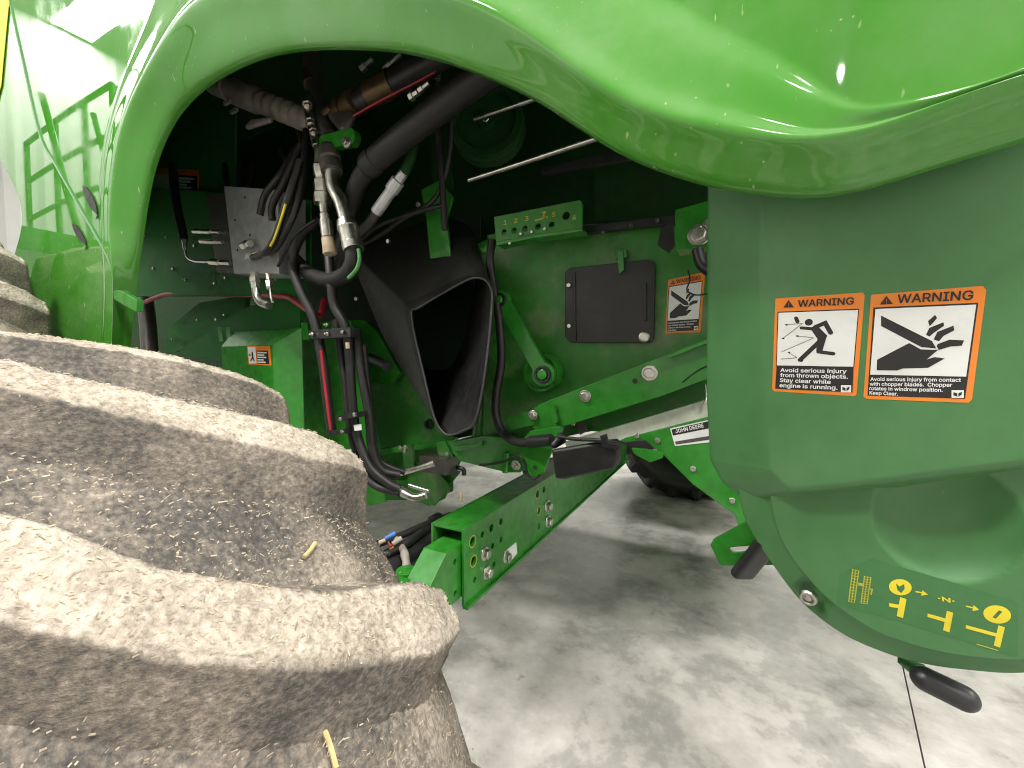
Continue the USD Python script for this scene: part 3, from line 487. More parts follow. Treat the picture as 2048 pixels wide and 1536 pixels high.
# main green side wall of the cleaning shoe with its rolled edge and casting
WY = 1.55
HS = empty('shoe_housing', CH); tag(HS, 'green side wall of the cleaning shoe with rolled edge')
plate('side_wall', [(975, 470), (1060, 455), (1330, 440), (1460, 430), (1470, 800), (1240, 850), (1100, 880), (1010, 905), (965, 900)], WY, .02, 'frame_dusty', HS)
obj('rolled_edge', tube_mesh([P(966, 520, 1.64), P(976, 600, 1.64), P(980, 700, 1.64), P(974, 800, 1.64), P(966, 885, 1.64)], [.062, .055, .05, .052, .055], 24), 'frame', HS, smooth=60)
obj('corner_bulge', hull_spheres([P(956, 516, WY+.02), P(985, 500, WY+.03)], [.055, .05]), 'frame', HS)
cas = [(898, 884), (925, 880), (965, 872), (1015, 875), (1050, 905), (1058, 930), (1040, 945), (1015, 945), (960, 932), (920, 922), (905, 905)]
g = poly(YP(1.47), cas, .012); obj('bottom_casting', extr(YP(1.47), g, .16), 'frame', HS)
plate('casting_lip', [(905, 893), (950, 888), (965, 882), (963, 892), (930, 902), (908, 902)], 1.455, .02, 'frame', HS, .003)
obj('casting_rib', lathe(P(1014, 905, 1.46), P(1010, 945, 1.46), [(0, .010), (1, .012)], 10), 'frame', HS); bolt(1032, 930, 1.465, .014, HS); 
plate('back_panel', [(690, 640), (740, 648), (790, 700), (900, 860), (905, 885), (740, 912), (600, 930), (560, 700)], 1.72, .02, 'frame_dusty', HS)
plate('wall_gusset', [(690, 640), (728, 640), (755, 665), (800, 745), (780, 770), (700, 760)], 1.66, .03, 'frame', HS, .008)
hose('drain_stub', [(735, 714, 1.62), (760, 724, 1.52), (776, 733, 1.45)], .022, 'black', HS)
c = P(860, 848, 1.72); obj('port', lathe(c, c+A([0, -.02, 0]), [(0, .028), (1, .024), (.9, .016), (.2, .014)], 16), 'hole', HS)
# oscillating link arm
LK = empty('link_arm', CH)
c0, c1 = P(1001, 600, 1.42), P(1086, 749, 1.42); pl = YP(1.42)
obj('arm', extr(pl, LineString([pl.uv(c0), pl.uv(c1)]).buffer(.028, 12).union(Point(*pl.uv(c0)).buffer(.036, 16)).union(Point(*pl.uv(c1)).buffer(.044, 16)), .022), 'frame', LK)
for c, r in ((c0, .026), (c1, .032)):
    obj('bush', lathe(c+A([0, .01, 0]), c-A([0, .010, 0]), [(0, r), (1, r), (1, r*.72), (.2, r*.72)], 24), 'black', LK); obj('pin', lathe(c, c-A([0, .018, 0]), [(0, r*.6), (.8, r*.6), (1, r*.4)], 16), 'frame', LK)
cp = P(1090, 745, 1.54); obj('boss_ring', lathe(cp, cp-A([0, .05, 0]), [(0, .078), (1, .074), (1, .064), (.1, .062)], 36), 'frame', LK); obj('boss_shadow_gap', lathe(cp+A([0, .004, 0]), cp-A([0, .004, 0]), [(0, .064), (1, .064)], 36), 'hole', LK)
# black access panel
AP = plate('access_panel', [(1130, 546), (1140, 536), (1300, 519), (1310, 527), (1307, 678), (1298, 685), (1140, 685), (1130, 674)], 1.53, .03, 'black', CH, .006)
tag(AP, 'black square access panel with a recessed grip on the green wall')
plate('panel_rib', [(1146, 545), (1150, 545), (1152, 682), (1148, 682)], 1.525, .006, 'black', AP); plate('grip_recess', [(1278, 553), (1303, 548), (1305, 655), (1281, 657)], 1.5275, .006, 'print', AP, .008); plate('grip_bar', [(1287, 566), (1292, 565), (1293, 640), (1288, 641)], 1.518, .008, 'black', AP)
bolt(1138, 571, 1.527, .009, AP, False); bolt(1139, 652, 1.527, .009, AP, False); c = P(1289, 674, 1.53); obj('latch_disc', lathe(c, c-A([0, .010, 0]), [(0, .019), (.8, .019), (1, .016), (1, .012), (.9, .011)], 24), 'steel', AP)
plate('latch_tab', [(1236, 502), (1246, 502), (1248, 540), (1238, 548), (1235, 520)], 1.515, .012, 'frame', CH, .002); plate('latch_bracket', [(1230, 500), (1252, 498), (1254, 514), (1232, 518)], 1.522, .02, 'frame', CH, .002)
# small chopper-blade label on the wall
q0, q1, q2 = A([1336, 560.]), A([1408, 553.]), A([1336, 664.])
fs = lambda x, y: tuple(q0 + (x-905)/835.*(q1-q0) + (y-185)/760.*(q2-q0))
chop_label(YP(WY-.021).off(0) if False else YP(WY).off(.0004), fs, CH, 7.6, 2.7)
# bracket with a row of holes, marked yellow
pb = YP(1.40); g = poly(pb, [(988, 434), (1160, 400), (1165, 408), (1164, 456), (1060, 470), (992, 484)], .003)
HB = [(1008, 464), (1028, 461), (1050, 457), (1076, 453), (1103, 449)]
for x, y in HB: g = g.difference(Point(*pb.px(x, y)).buffer(.011, 10))
g = g.difference(Point(*pb.px(1132, 431)).buffer(.014, 12)); HBk = empty('gauge_bracket', CH); tag(HBk, 'green bracket with a numbered row of holes')
obj('plate', extr(pb, g, .008), 'frame_dusty', HBk)
obj('lip', extr(pb.off(0), poly(pb, [(992, 484), (1060, 470), (1164, 456), (1164, 462), (1060, 477), (993, 491)]), .06, -.001), 'frame', HBk)
for s, x, y in (('1', 1007, 448), ('2', 1028, 444), ('3', 1050, 440), ('4', 1084, 436), ('5', 1104, 432), ('6', 1145, 438)): text_on('number', s, pb, (x, y+2), (x+7, y+1), 9, 'olive', HBk)
ink('number', [stroke(pb, [(1070, 441), (1096, 434)], 2.5), stroke(pb, [(1085, 426), (1092, 424)], 4)], pb, 'olive', HBk)
for (x, y) in ((1020, 487), (1042, 468), (1064, 464), (1090, 458)): bolt(x, y, 1.395, .006, HBk, False)
# beam under the wall, with bolts
DB = empty('lower_beam', CH); tag(DB, 'green diagonal beam below the side wall with three bolts')
pbm = YP(1.43); plate('beam', [(1040, 838), (1080, 808), (1300, 722), (1440, 668), (1440, 748), (1330, 790), (1120, 855), (1112, 880), (1075, 868), (1062, 850)], pbm, .05, 'frame', DB, .003)
plate('beam_flange', [(1330, 712), (1440, 668), (1440, 676), (1340, 716)], YP(1.40), .03, 'frame', DB)
obj('end_block', extr(YP(1.425), poly(YP(1.425), [(1012, 835), (1060, 822), (1068, 850), (1018, 862)], .004), .06), 'frame', DB); plate('gusset', [(1100, 818), (1108, 812), (1114, 845), (1106, 850)], YP(1.405), .02, 'frame', DB)
bolt(1066, 830, 1.42, .013, DB); bolt(1170, 792, 1.43, .015, DB); bolt(1299, 746, 1.43, .018, DB); c = P(1270, 762, 1.43); obj('hole', lathe(c+A([0, .004, 0]), c-A([0, .001, 0]), [(0, .009), (1, .009)], 12), 'hole', DB)
# pale rail and nameplate panel beside the chopper
RL = plate('pale_rail', [(1130, 884), (1420, 797), (1440, 792), (1440, 832), (1160, 905), (1135, 905)], 1.50, .03, 'palerail', CH, label='pale grey-green rail running under the beam')
plate('rail_lip', [(1155, 903), (1440, 829), (1440, 834), (1156, 908)], 1.485, .02, 'palerail', RL)
hose('wire', [(1410, 770, 1.5), (1412, 800, 1.48), (1408, 806, 1.48)], .004, 'steel', CH)
NP = plate('chopper_side_plate', [(1235, 883), (1250, 876), (1440, 828), (1520, 815), (1520, 1085), (1478, 1055), (1470, 1030), (1385, 968), (1322, 905)], 1.30, .012, 'frame', CH, .002)
pn = YP(1.30); nq = [(1340, 857), (1416, 840), (1440, 834), (1440, 882), (1350, 892)]
np_ = ink('name_plate', [poly(pn, nq, .003)], pn, 'white', NP, .001); ink('name_plate_field', [poly(pn, [(1343, 859), (1440, 837), (1440, 852), (1346, 871)])], pn, 'print', NP, .0016)
ink('name_plate_field', [poly(pn, [(1350, 883), (1410, 873), (1440, 868), (1440, 876), (1352, 889)])], pn, 'darksteel', NP, .0016)
text_on('lettering', 'JOHN DEERE', pn, (1352, 866), (1408, 854), 7, 'white', NP, .002)
for (x, y) in ((1274, 871), (1315, 880), (1386, 937), (1464, 1000), (1310, 902)): bolt(x, y, 1.30, .0085, NP, False)
plate('torn_guard', [(1248, 884), (1290, 880), (1310, 897), (1300, 902), (1262, 895)], 1.295, .004, 'black', NP)
plate('stay_bracket', [(1262, 896), (1290, 898), (1328, 905), (1325, 916), (1300, 925), (1268, 908)], 1.28, .01, 'frame', NP, .002)
# lamp box, hanger plate and little lever under the beam
LB = obj('work_lamp', hull_spheres([P(x, y, Y) for Y in (1.22, 1.34) for x, y in ((1112, 905), (1118, 950), (1130, 950), (1224, 930), (1234, 918), (1232, 885))], .012, 16), 'black', CH, label='black rectangular box lamp mounted above the axle')
plate('lamp_bracket', [(1200, 872), (1212, 868), (1216, 885), (1240, 888), (1238, 900), (1205, 895)], 1.19, .01, 'black', LB); hose('lamp_lead', [(1116, 873, 1.24), (1150, 878, 1.22), (1190, 880, 1.2), (1230, 884, 1.2), (1250, 888, 1.25)], .006, 'rubber', LB)
obj('lamp_end', hull_spheres([P(1108, 890, 1.25), P(1122, 872, 1.27), P(1126, 880, 1.3)], .012, 12), 'black', LB)
plate('hanger_plate', [(1036, 890), (1060, 862), (1122, 852), (1104, 900), (1086, 946), (1070, 955), (1054, 950), (1046, 930)], 1.38, .014, 'frame', CH, .006); c = P(1070, 935, 1.38); obj('hanger_hole', lathe(c+A([0, .002, 0]), c-A([0, .001, 0]), [(0, .008), (1, .008)], 12), 'hole', CH)
plate('latch_spring', [(1150, 845), (1165, 842), (1175, 862), (1160, 870)], 1.5, .01, 'darksteel', CH); bolt(1147, 846, 1.44, .009, CH, False)
hose('cable', [(960, 930, 1.42), (1000, 925, 1.40), (1035, 912, 1.36), (1048, 922, 1.35), (1055, 948, 1.35), (1068, 958, 1.35), (1080, 950, 1.35)], .005, 'rubber', CH)
# wiring harness beside the rolled edge
hose('wiring_harness', [(985, 480, 1.44), (980, 520, 1.43), (988, 580, 1.42), (998, 640, 1.41), (1003, 720, 1.41), (994, 780, 1.41), (992, 830, 1.41), (1010, 870, 1.40), (1040, 885, 1.36), (1075, 882, 1.33), (1105, 880, 1.3)], .016, 'rubber', CH, 12)
obj('harness_sleeve', tube_mesh([P(1060, 884, 1.34), P(1102, 880, 1.31)], .021, 12, 1), 'black', CH)
# straw chute: open black duct
mo = smooth2([(822, 632), (840, 612), (930, 560), (962, 554), (981, 570), (985, 604), (976, 705), (962, 800), (948, 848), (930, 862), (902, 872), (886, 866), (868, 835), (846, 745)], 6)
bk_ = smooth2([(706, 520), (722, 490), (860, 440), (915, 440), (950, 470), (955, 520), (950, 610), (930, 690), (905, 740), (880, 765), (850, 770), (820, 760), (775, 690), (735, 600)], 6)
pm = Plane(P(900, 700, 1.30), (1, -.12, 0), (0, .08, 1)); R0 = A([pm.at(pm.px(*q)) for q in mo]); R1 = A([P(*q, 1.62) for q in bk_]); R1b = R1 + A([-.12, .25, .05])
def shr(R, k, d): c = R.mean(0); return c + (R-c)*k + A([0, d, 0])
rim = [R1b, R1, R1*.5+R0*.5, R1*.15+R0*.85, shr(R0, 1.0, .012), shr(R0, .998, .003), shr(R0, .985, 0), shr(R0, .968, .004), shr(R0*.85+R1*.15, .96, .0), shr(R0*.5+R1*.5, .955, 0), shr(R1, .95, 0), shr(R1b, .95, 0)]
SC = obj('straw_chute', grid_mesh(A(rim[:7]), closed_v=True), 'chute', CH, smooth=60, label='black plastic discharge chute with an open mouth'); obj('shaded_inside', grid_mesh(A(rim[6:]), closed_v=True), 'shaded_inside', SC, smooth=60)  # inner half is the same plastic, coloured black for its shade
obj('chute_rim', tube_mesh(list(shr(R0, .985, .0)) + [shr(R0, .985, .0)[0]], .0045, 8, 1, False), 'rim', SC, smooth=60)
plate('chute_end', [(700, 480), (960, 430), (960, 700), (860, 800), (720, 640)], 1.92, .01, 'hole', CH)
# upper bracket strip, pulley and rods
plate('hanger_strip', [(842, 380), (880, 360), (905, 395), (898, 420), (893, 440), (901, 512), (860, 517), (853, 440)], 1.42, .01, 'frame', CH, .004)
plate('hanger_strip', [(862, 240), (895, 240), (905, 380), (868, 400)], 1.60, .012, 'frame_dark', CH)
hose('wiring_harness', [(872, 150, 1.35), (876, 260, 1.36), (884, 360, 1.37), (890, 460, 1.39)], .013, 'rubber', CH)
PU = empty('pulley', CH); c = P(975, 250, 1.62); d = A([.35, -.93, .05]); d /= np.linalg.norm(d)
obj('sheave', lathe(c-d*.05, c+d*.05, [(0, .165), (.1, .165), (.3, .145), (.5, .165), (.55, .165), (.7, .145), (.85, .165), (1., .160), (1, .13), (.8, .12), (.8, .04), (.95, .035)], 56), 'frame_dark', PU); obj('pulley_bolt', bolt_mesh(c+d*.03, d, .016), 'steel', PU)
hose('rod', [(950, 238, 1.20), (1020, 215, 1.15), (1085, 193, 1.1)], .0068, 'steel', CH, label='thin bare steel rod, upper of two'); hose('rod', [(938, 361, 1.20), (1070, 318, 1.13), (1215, 270, 1.05)], .0068, 'steel', CH, label='thin bare steel rod, lower of two')
plate('belt_guard', [(1080, 338), (1250, 296), (1290, 300), (1270, 316), (1085, 350)], 1.6, .02, 'black', CH); plate('upper_wall', [(1190, 330), (1460, 280), (1460, 420), (1300, 440), (1190, 440)], 1.75, .02, 'frame_dark', CH)
plate('corner_box', [(1350, 420), (1430, 398), (1440, 400), (1440, 490), (1352, 500)], 1.30, .08, 'frame', CH, .004); bolt(1398, 470, 1.30, .021, CH); bolt(1421, 452, 1.29, .016, CH)
plate('wall_top_rail', [(1165, 452), (1350, 430), (1350, 446), (1167, 466)], 1.5, .03, 'black', CH); 
for x, y in ((1207, 465), (1262, 452), (1315, 441)): bolt(x, y, 1.49, .008, CH, False, True, 'darksteel')
plate('rubber_flap', [(1322, 455), (1345, 445), (1350, 490), (1338, 505), (1315, 490)], 1.38, .01, 'rubber', CH); hose('loop_hose', [(1395, 500, 1.3), (1405, 530, 1.29), (1425, 545, 1.27)], .016, 'rubber', CH)
hose('loose_wire', [(1376, 540, 1.5), (1380, 560, 1.49), (1374, 580, 1.49), (1392, 590, 1.48), (1425, 586, 1.4)], .0025, 'rubber', CH); hose('loose_wire', [(1365, 765, 1.4), (1395, 742, 1.38), (1430, 725, 1.35)], .0025, 'rubber', CH)
# ---- left half: valve plate, valve block, tubes
VP = empty('valve_plate', CH); tag(VP, 'green mounting plate with rows of bolt heads beside the valve block')
plate('plate', [(262, 372), (440, 385), (620, 400), (620, 556), (262, 556)], 1.36, .01, 'frame_inner', VP); plate('folded_rail', [(268, 553), (600, 548), (604, 590), (270, 592)], 1.33, .03, 'frame_inner', VP, .003)
plate('slot_cover', [(278, 385), (292, 385), (294, 437), (280, 440)], 1.355, .004, 'hole', VP)
for x, y in ((292, 471), (333, 475), (390, 492), (308, 537), (347, 538)): bolt(x, y, 1.36, .010, VP, False)
for x, y in ((372, 560), (452, 556), (430, 567), (552, 558)): bolt(x, y, 1.33, .009, VP, False, x == 372)
plate('upper_plate', [(330, 180), (470, 215), (470, 400), (262, 400), (262, 300)], 1.42, .01, 'frame_inner', VP)
q0, q1, q2 = A([300, 335.]), A([398, 340.]), A([300, 388.])
UL = plate('warning_label', [q0, q1, (398, 391), q2], 1.418, .001, 'orange', CH, label='dim orange warning label high on the inner plate'); plate('text_panel', [(341, 349), (394, 352), (394, 387), (341, 386)], 1.4165, .0008, 'print', UL); plate('picture_panel', [(303, 348), (338, 349), (338, 385), (303, 384)], 1.4165, .0008, 'white', UL)
plt = YP(1.4165)
for k in range(5): ink('lettering', [stroke(plt, [(345, 356+6*k), (388-(k*7) % 16, 358+6*k)], 2)], plt, 'white', UL, .0008)
VB = empty('valve_block', CH); tag(VB, 'machined aluminium hydraulic valve block with fittings')
def prism(name, pix, Y, depth, m, parent): return plate(name, pix, Y, depth, m, parent, .001)
prism('block', [(448, 372), (556, 380), (558, 547), (468, 547)], 1.16, .13, 'alu', VB); prism('side_block', [(412, 385), (456, 388), (468, 546), (434, 546)], 1.21, .12, 'darksteel', VB)
for x, y in ((490, 395), (500, 470), (475, 500), (470, 440)): c = P(x, y, 1.16); obj('screw_hole', lathe(c+A([0, .002, 0]), c-A([0, .0012, 0]), [(0, .0055), (1, .0055)], 10), 'print', VB)
for i, (x0, x1, y) in enumerate(((388, 440, 463), (402, 446, 483))):
    a, b = P(x0, y, 1.2), P(x1, y+1, 1.2); obj('plunger', lathe(a, b, [(0, .012), (.7, .013), (.7, .010), (1, .010)], 16), 'steel', VB)
obj('coupling', lathe(P(420, 524, 1.2), P(462, 526, 1.19), [(0, .014), (.15, .017), (.5, .017), (.5, .014), (1, .014)], 6), 'steel', VB)
hose('bent_tube', [(424, 524, 1.2), (392, 523, 1.21), (375, 515, 1.215), (371, 498, 1.22), (370, 480, 1.22)], .006, 'steel', VB); obj('ferrule', lathe(P(368, 478, 1.22), P(371, 500, 1.22), [(0, .012), (.8, .012), (1, .008)], 12), 'steel', VB)
hose('dark_hose', [(345, 330, 1.26), (352, 400, 1.24), (362, 450, 1.225), (368, 480, 1.22)], .021, 'rubber', VB)
def fitting(p0, p1, prof, m, parent, n=6, name='fitting'): return obj(name, lathe(P(*p0), P(*p1), prof, n, .3), m, parent, smooth=25)
for x, y, Y in ((500, 515, 1.14), (488, 492, 1.15), (540, 500, 1.15), (525, 508, 1.13)):
    c = P(x, y, 1.16); e = P(x+26, y-10, Y-.06); obj('fitting', lathe(c, c*.5+e*.5, [(0, .021), (.6, .021), (.65, .016), (1, .016)], 6, x), 'steel', VB, smooth=25)
hose('braided_hose', [(505, 515, 1.12), (530, 505, 1.08), (548, 480, 1.06), (562, 440, 1.05), (578, 390, 1.05), (600, 320, 1.08)], .013, 'rubber', VB); hose('yellow_print', [(541, 492, 1.058), (550, 474, 1.045), (564, 432, 1.036), (571, 408, 1.036)], .0045, 'yellow', VB, 8)
hose('hydraulic_hose', [(520, 510, 1.12), (548, 500, 1.09), (568, 470, 1.07), (590, 420, 1.07), (606, 340, 1.1), (612, 260, 1.15)], .012, 'rubber', VB); hose('hydraulic_hose', [(556, 532, 1.13), (570, 505, 1.1), (590, 470, 1.09), (630, 440, 1.12)], .006, 'rubber', VB)
for q in ([(497, 400, 1.2), (500, 360, 1.25), (505, 330, 1.3)], [(520, 430, 1.12), (530, 390, 1.12), (560, 350, 1.14), (590, 300, 1.2)], [(545, 440, 1.1), (545, 410, 1.1), (570, 360, 1.12), (600, 290, 1.16)], [(480, 380, 1.22), (478, 350, 1.25), (480, 325, 1.3)], [(455, 382, 1.2), (452, 358, 1.25), (450, 330, 1.3)]): hose('hydraulic_hose', q, .014, 'rubber', VB)
obj('elbow_nut', lathe(P(508, 546, 1.15), P(512, 578, 1.14), [(0, .018), (.3, .018), (.32, .024), (.62, .024), (.64, .021), (1, .02)], 6), 'steel', VB, smooth=25); hose('elbow', [(511, 572, 1.14), (514, 592, 1.14), (522, 605, 1.135), (538, 611, 1.13)], .017, 'steel', VB, 16)
obj('elbow_nut', lathe(P(536, 548, 1.15), P(540, 578, 1.14), [(0, .012), (.4, .011), (.5, .016), (.9, .016), (1, .010)], 6), 'steel', VB, smooth=25); hose('elbow', [(540, 575, 1.14), (542, 592, 1.14), (545, 604, 1.13)], .006, 'steel', VB)
hose('red_sleeve', [(262, 606, 1.34), (285, 606, 1.33), (310, 596, 1.33), (345, 588, 1.34), (450, 589, 1.38), (560, 592, 1.32), (590, 603, 1.28), (618, 622, 1.25), (640, 630, 1.3), (648, 600, 1.36)], .013, 'red', CH, label='red tube sleeve looping under the valve plate')
# ---- lower left: braces, guard box with its label
plate('brace', [(338, 655), (400, 605), (492, 590), (486, 640), (350, 705), (330, 705)], 1.48, .03, 'frame_inner', CH); plate('brace', [(355, 705), (480, 620), (535, 600), (600, 596), (600, 660), (440, 720)], 1.44, .03, 'frame_inner', CH)
for x, y in ((449, 630), (433, 639), (395, 640), (345, 678)): bolt(x, y, 1.47, .008, CH, False)
hose('grey_pipe', [(290, 600, 1.5), (296, 650, 1.48), (300, 720, 1.45)], .05, 'darksteel', CH)
GB = empty('guard_box', CH); tag(GB, 'green sheet-metal guard box with a small warning label')
a, b, cR = P(443, 690, 1.25), P(545, 690, 1.25), P(602, 655, 1.25)
xr = b[0]; zb_ = P(545, 860, 1.25)[2]; zt2 = b[2]
bR = P(604, 655, 1.31); xb, yb2, zt3 = bR
V = A([[a[0], 1.25, zt2], [xr, 1.25, zt2], [xr, 1.25, zb_], [a[0], 1.25, zb_], [a[0], yb2, zt3], [xb, yb2, zt3], [xb, yb2, zb_], [a[0], yb2, zb_]])
obj('box', trimesh.convex.convex_hull(V), 'frame', GB, smooth=20)
for x in (440, 456): obj('hinge_pin', lathe(P(x, 655, 1.30), P(x+4, 684, 1.29), [(0, .011), (1, .011)], 12), 'paleg', GB)
pg = YP(1.25); BL = ink('warning_label', [poly(pg, [(494, 692), (540, 692), (543, 731), (497, 729)], .002)], pg, 'orange', GB, .0006); 
ink('picture_panel', [poly(pg, [(496, 694), (511, 694), (513, 727), (499, 727)])], pg, 'white', GB, .0012); ink('text_panel', [poly(pg, [(513, 701), (536, 701), (539, 728), (515, 727)])], pg, 'print', GB, .0012)
for k in range(5): ink('lettering', [stroke(pg, [(515, 705+4.8*k), (534-(k*5) % 9, 705.5+4.8*k)], 1.6)], pg, 'white', GB, .0018)
ink('pictogram', [stroke(pg, [(505, 706), (506, 714)], 3, 'round'), stroke(pg, [(506, 714), (502, 722)], 2), stroke(pg, [(506, 714), (509, 722)], 2), stroke(pg, [(499, 709), (502, 711)], 2)], pg, 'print', GB, .0018); plate('box_tab', [(602, 645), (614, 645), (618, 678), (606, 680)], 1.30, .006, 'frame', GB, .002)
plate('lower_panel', [(570, 650), (700, 640), (760, 905), (600, 930)], 1.50, .012, 'frame', CH)
# ---- hose run down the middle with clamps
HR = empty('hose_run', CH); tag(HR, 'bundle of black hydraulic hoses clamped to the frame')
hose('hose', [(640, 440, 1.22), (600, 475, 1.16), (585, 530, 1.14), (605, 590, 1.14), (628, 640, 1.15), (645, 720, 1.16), (655, 800, 1.17), (664, 870, 1.18)], .019, 'rubber', HR, 14)
hose('red_print', [(642, 700, 1.139), (650, 770, 1.15), (659, 840, 1.155), (662, 860, 1.158)], .006, 'red', HR, 8)
hose('hose', [(657, 508, 1.16), (662, 560, 1.14), (668, 610, 1.14), (690, 652, 1.15), (698, 700, 1.17), (703, 780, 1.18), (712, 860, 1.19), (738, 930, 1.2), (775, 965, 1.22), (800, 978, 1.24)], .018, 'rubber', HR, 14)
hose('hose', [(712, 660, 1.2), (722, 740, 1.2), (738, 830, 1.21), (745, 900, 1.22), (765, 940, 1.24), (800, 950, 1.28)], .018, 'rubber', HR, 14); hose('hose', [(672, 640, 1.22), (690, 760, 1.22), (700, 850, 1.22), (720, 930, 1.22), (750, 970, 1.22), (800, 985, 1.24)], .017, 'rubber', HR, 14); hose('hose', [(728, 690, 1.22), (735, 760, 1.22), (745, 850, 1.23), (760, 920, 1.25), (810, 945, 1.3)], .012, 'rubber', HR)
for pix, Y in (([(618, 662), (668, 656), (700, 655), (701, 674), (668, 676), (620, 678)], 1.13), ([(672, 832), (712, 824), (715, 834), (676, 843)], 1.14), ([(660, 862), (688, 857), (690, 867), (662, 872)], 1.14)): obj('clamp', extr(YP(Y), poly(YP(Y), pix, .002), .05), 'black', HR)
for x, y, st in ((626, 669, 1), (655, 650, 1), (656, 668, 1), (686, 664, 0), (682, 838, 0), (710, 829, 0), (685, 863, 0)): bolt(x, y, 1.125, .008, HR, False, bool(st))
plate('white_tag', [(707, 850), (722, 848), (723, 860), (709, 862)], 1.16, .002, 'white', HR, .001); obj('tan_cap', lathe(P(695, 685, 1.13), P(696, 697, 1.13), [(0, .008), (1, .008)], 10), 'tan', HR)
# loop of thick hose with steel elbow and fittings
hose('thick_hose', [(706, 495, 1.12), (706, 525, 1.12), (690, 550, 1.13), (655, 560, 1.15), (615, 545, 1.18), (590, 520, 1.2)], .030, 'rubber', HR, 18); hose('green_stripe', [(717, 498, 1.104), (719, 520, 1.103), (712, 540, 1.106), (697, 556, 1.11)], .007, 'paleg', HR, 8)
SP = empty('steel_elbow_pipe', CH); hose('pipe', [(662, 335, 1.12), (668, 375, 1.12), (682, 405, 1.12), (692, 440, 1.12), (698, 460, 1.12)], .025, 'steel', SP, 20)
obj('collar', lathe(P(657, 296, 1.13), P(664, 344, 1.12), [(0, .034), (.15, .040), (.5, .041), (.55, .034), (.7, .034), (.72, .041), (1, .039)], 24), 'darksteel', SP, smooth=30); obj('nut', lathe(P(692, 442, 1.12), P(708, 500, 1.12), [(0, .033), (.25, .039), (.3, .036), (.75, .036), (.78, .039), (1, .038)], 24), 'steel', SP, smooth=30)
CF = empty('coupling_stack', CH); obj('fitting', lathe(P(637, 300, 1.11), P(646, 408, 1.11), [(0, .018), (.25, .021), (.3, .027), (.45, .027), (.5, .022), (.56, .022), (.58, .029), (.8, .029), (.82, .034), (1, .034)], 6), 'steel', CF, smooth=25); obj('fitting', lathe(P(646, 405, 1.11), P(656, 475, 1.11), [(0, .017), (.3, .015), (.35, .019), (.5, .019), (.52, .023), (1, .023)], 16), 'steel', CF, smooth=25); obj('sleeve', lathe(P(655, 476, 1.11), P(660, 508, 1.11), [(0, .022), (1, .025)], 16), 'tan', CF)
for (x, y, X2, Y2, r) in ((612, 190, 616, 215, .020), (614, 212, 622, 250, .018), (620, 240, 628, 268, .016), (626, 262, 634, 300, .015)): obj('fitting', lathe(P(x, y, 1.12), P(X2, Y2, 1.11), [(0, r), (.8, r), (.8, r*.8), (1, r*.8)], 6), 'steel', CF, smooth=25)
# dark manifold tower above, conduit, clamps, bronze coupling, big hoses
MF = empty('manifold', CH); obj('body', tube_mesh([P(622, 105, 1.25), P(628, 170, 1.22), P(640, 230, 1.18), P(660, 275, 1.15)], [.032, .033, .034, .03], 20), 'darksteel', MF); obj('band', lathe(P(621, 150, 1.23), P(625, 172, 1.215), [(0, .035), (1, .035)], 20), 'bronze', MF)
g = YP(1.12); obj('flange', extr(g, unary_union([LineString([g.px(645, 285), g.px(698, 272)]).buffer(.028), Point(*g.px(700, 275)).buffer(.024)]), .03), 'frame', MF); bolt(694, 285, 1.12, .014, MF, True)
obj('clamp_band', lathe(P(678, 222, 1.18), P(712, 200, 1.16), [(0, .040), (.35, .040), (.36, .034), (.5, .034), (.52, .041), (1, .041)], 28), 'bronze', MF); obj('elbow_body', hull_spheres([P(668, 232, 1.17), P(700, 235, 1.16), P(690, 258, 1.15)], .022, 16), 'darksteel', MF); obj('plug', lathe(P(648, 228, 1.15), P(662, 216, 1.15), [(0, .013), (1, .015)], 10), 'bronze', MF)
hose('big_pipe', [(705, 212, 1.18), (760, 180, 1.2), (830, 140, 1.22), (900, 100, 1.24)], .046, 'black', MF, 20); obj('amber_band', lathe(P(738, 192, 1.19), P(785, 165, 1.205), [(0, .049), (1, .049)], 26), 'bronze', MF); hose('red_line', [(707, 232, 1.135), (760, 202, 1.14), (830, 166, 1.15), (870, 144, 1.16)], .004, 'red', MF, 6)
for q0, q1, r in (((722, 140, 1.24), (745, 118, 1.25), .016), ((768, 140, 1.22), (802, 108, 1.23), .012), ((820, 195, 1.18), (836, 184, 1.18), .016), ((838, 182, 1.18), (858, 166, 1.18), .012), ((812, 300, 1.2), (830, 278, 1.2), .014), ((875, 160, 1.3), (880, 125, 1.3), .01), ((900, 130, 1.3), (912, 112, 1.3), .014)): obj('fitting', lathe(P(*q0), P(*q1), [(0, r), (.4, r), (.42, r*.7), (1, r*.7)], 6), 'steel', MF, smooth=25)
obj('hose_end', lathe(P(752, 425, 1.2), P(808, 345, 1.2), [(0, .022), (.3, .022), (.55, .021), (.56, .026), (.8, .026), (.82, .018), (1, .018)], 14), 'alu', MF, smooth=25); hose('elbow', [(805, 350, 1.2), (818, 325, 1.21), (824, 300, 1.22), (830, 270, 1.25)], .019, 'frame_dark', MF, 14); hose('hose', [(755, 422, 1.2), (735, 450, 1.22), (700, 480, 1.26)], .018, 'darksteel', MF)
CD = empty('corrugated_conduit', CH); tag(CD, 'grey ribbed conduit connector at the top of the bay')
prof_ = [(0, .054), (.17, .054), (.18, .044), (.22, .044), (.23, .060), (.44, .060), (.47, .050)]
for k in range(6): s = .50+.082*k; prof_ += [(s, .041), (s+.015, .051), (s+.05, .051), (s+.065, .041)]
obj('conduit', lathe(P(430, 168, 1.25), P(634, 248, 1.25), prof_, 28), 'grey', CD, smooth=40); obj('connector_tab', hull_spheres([P(505, 245, 1.2), P(540, 240, 1.2), P(497, 254, 1.2)], .012, 12), 'grey', CD)
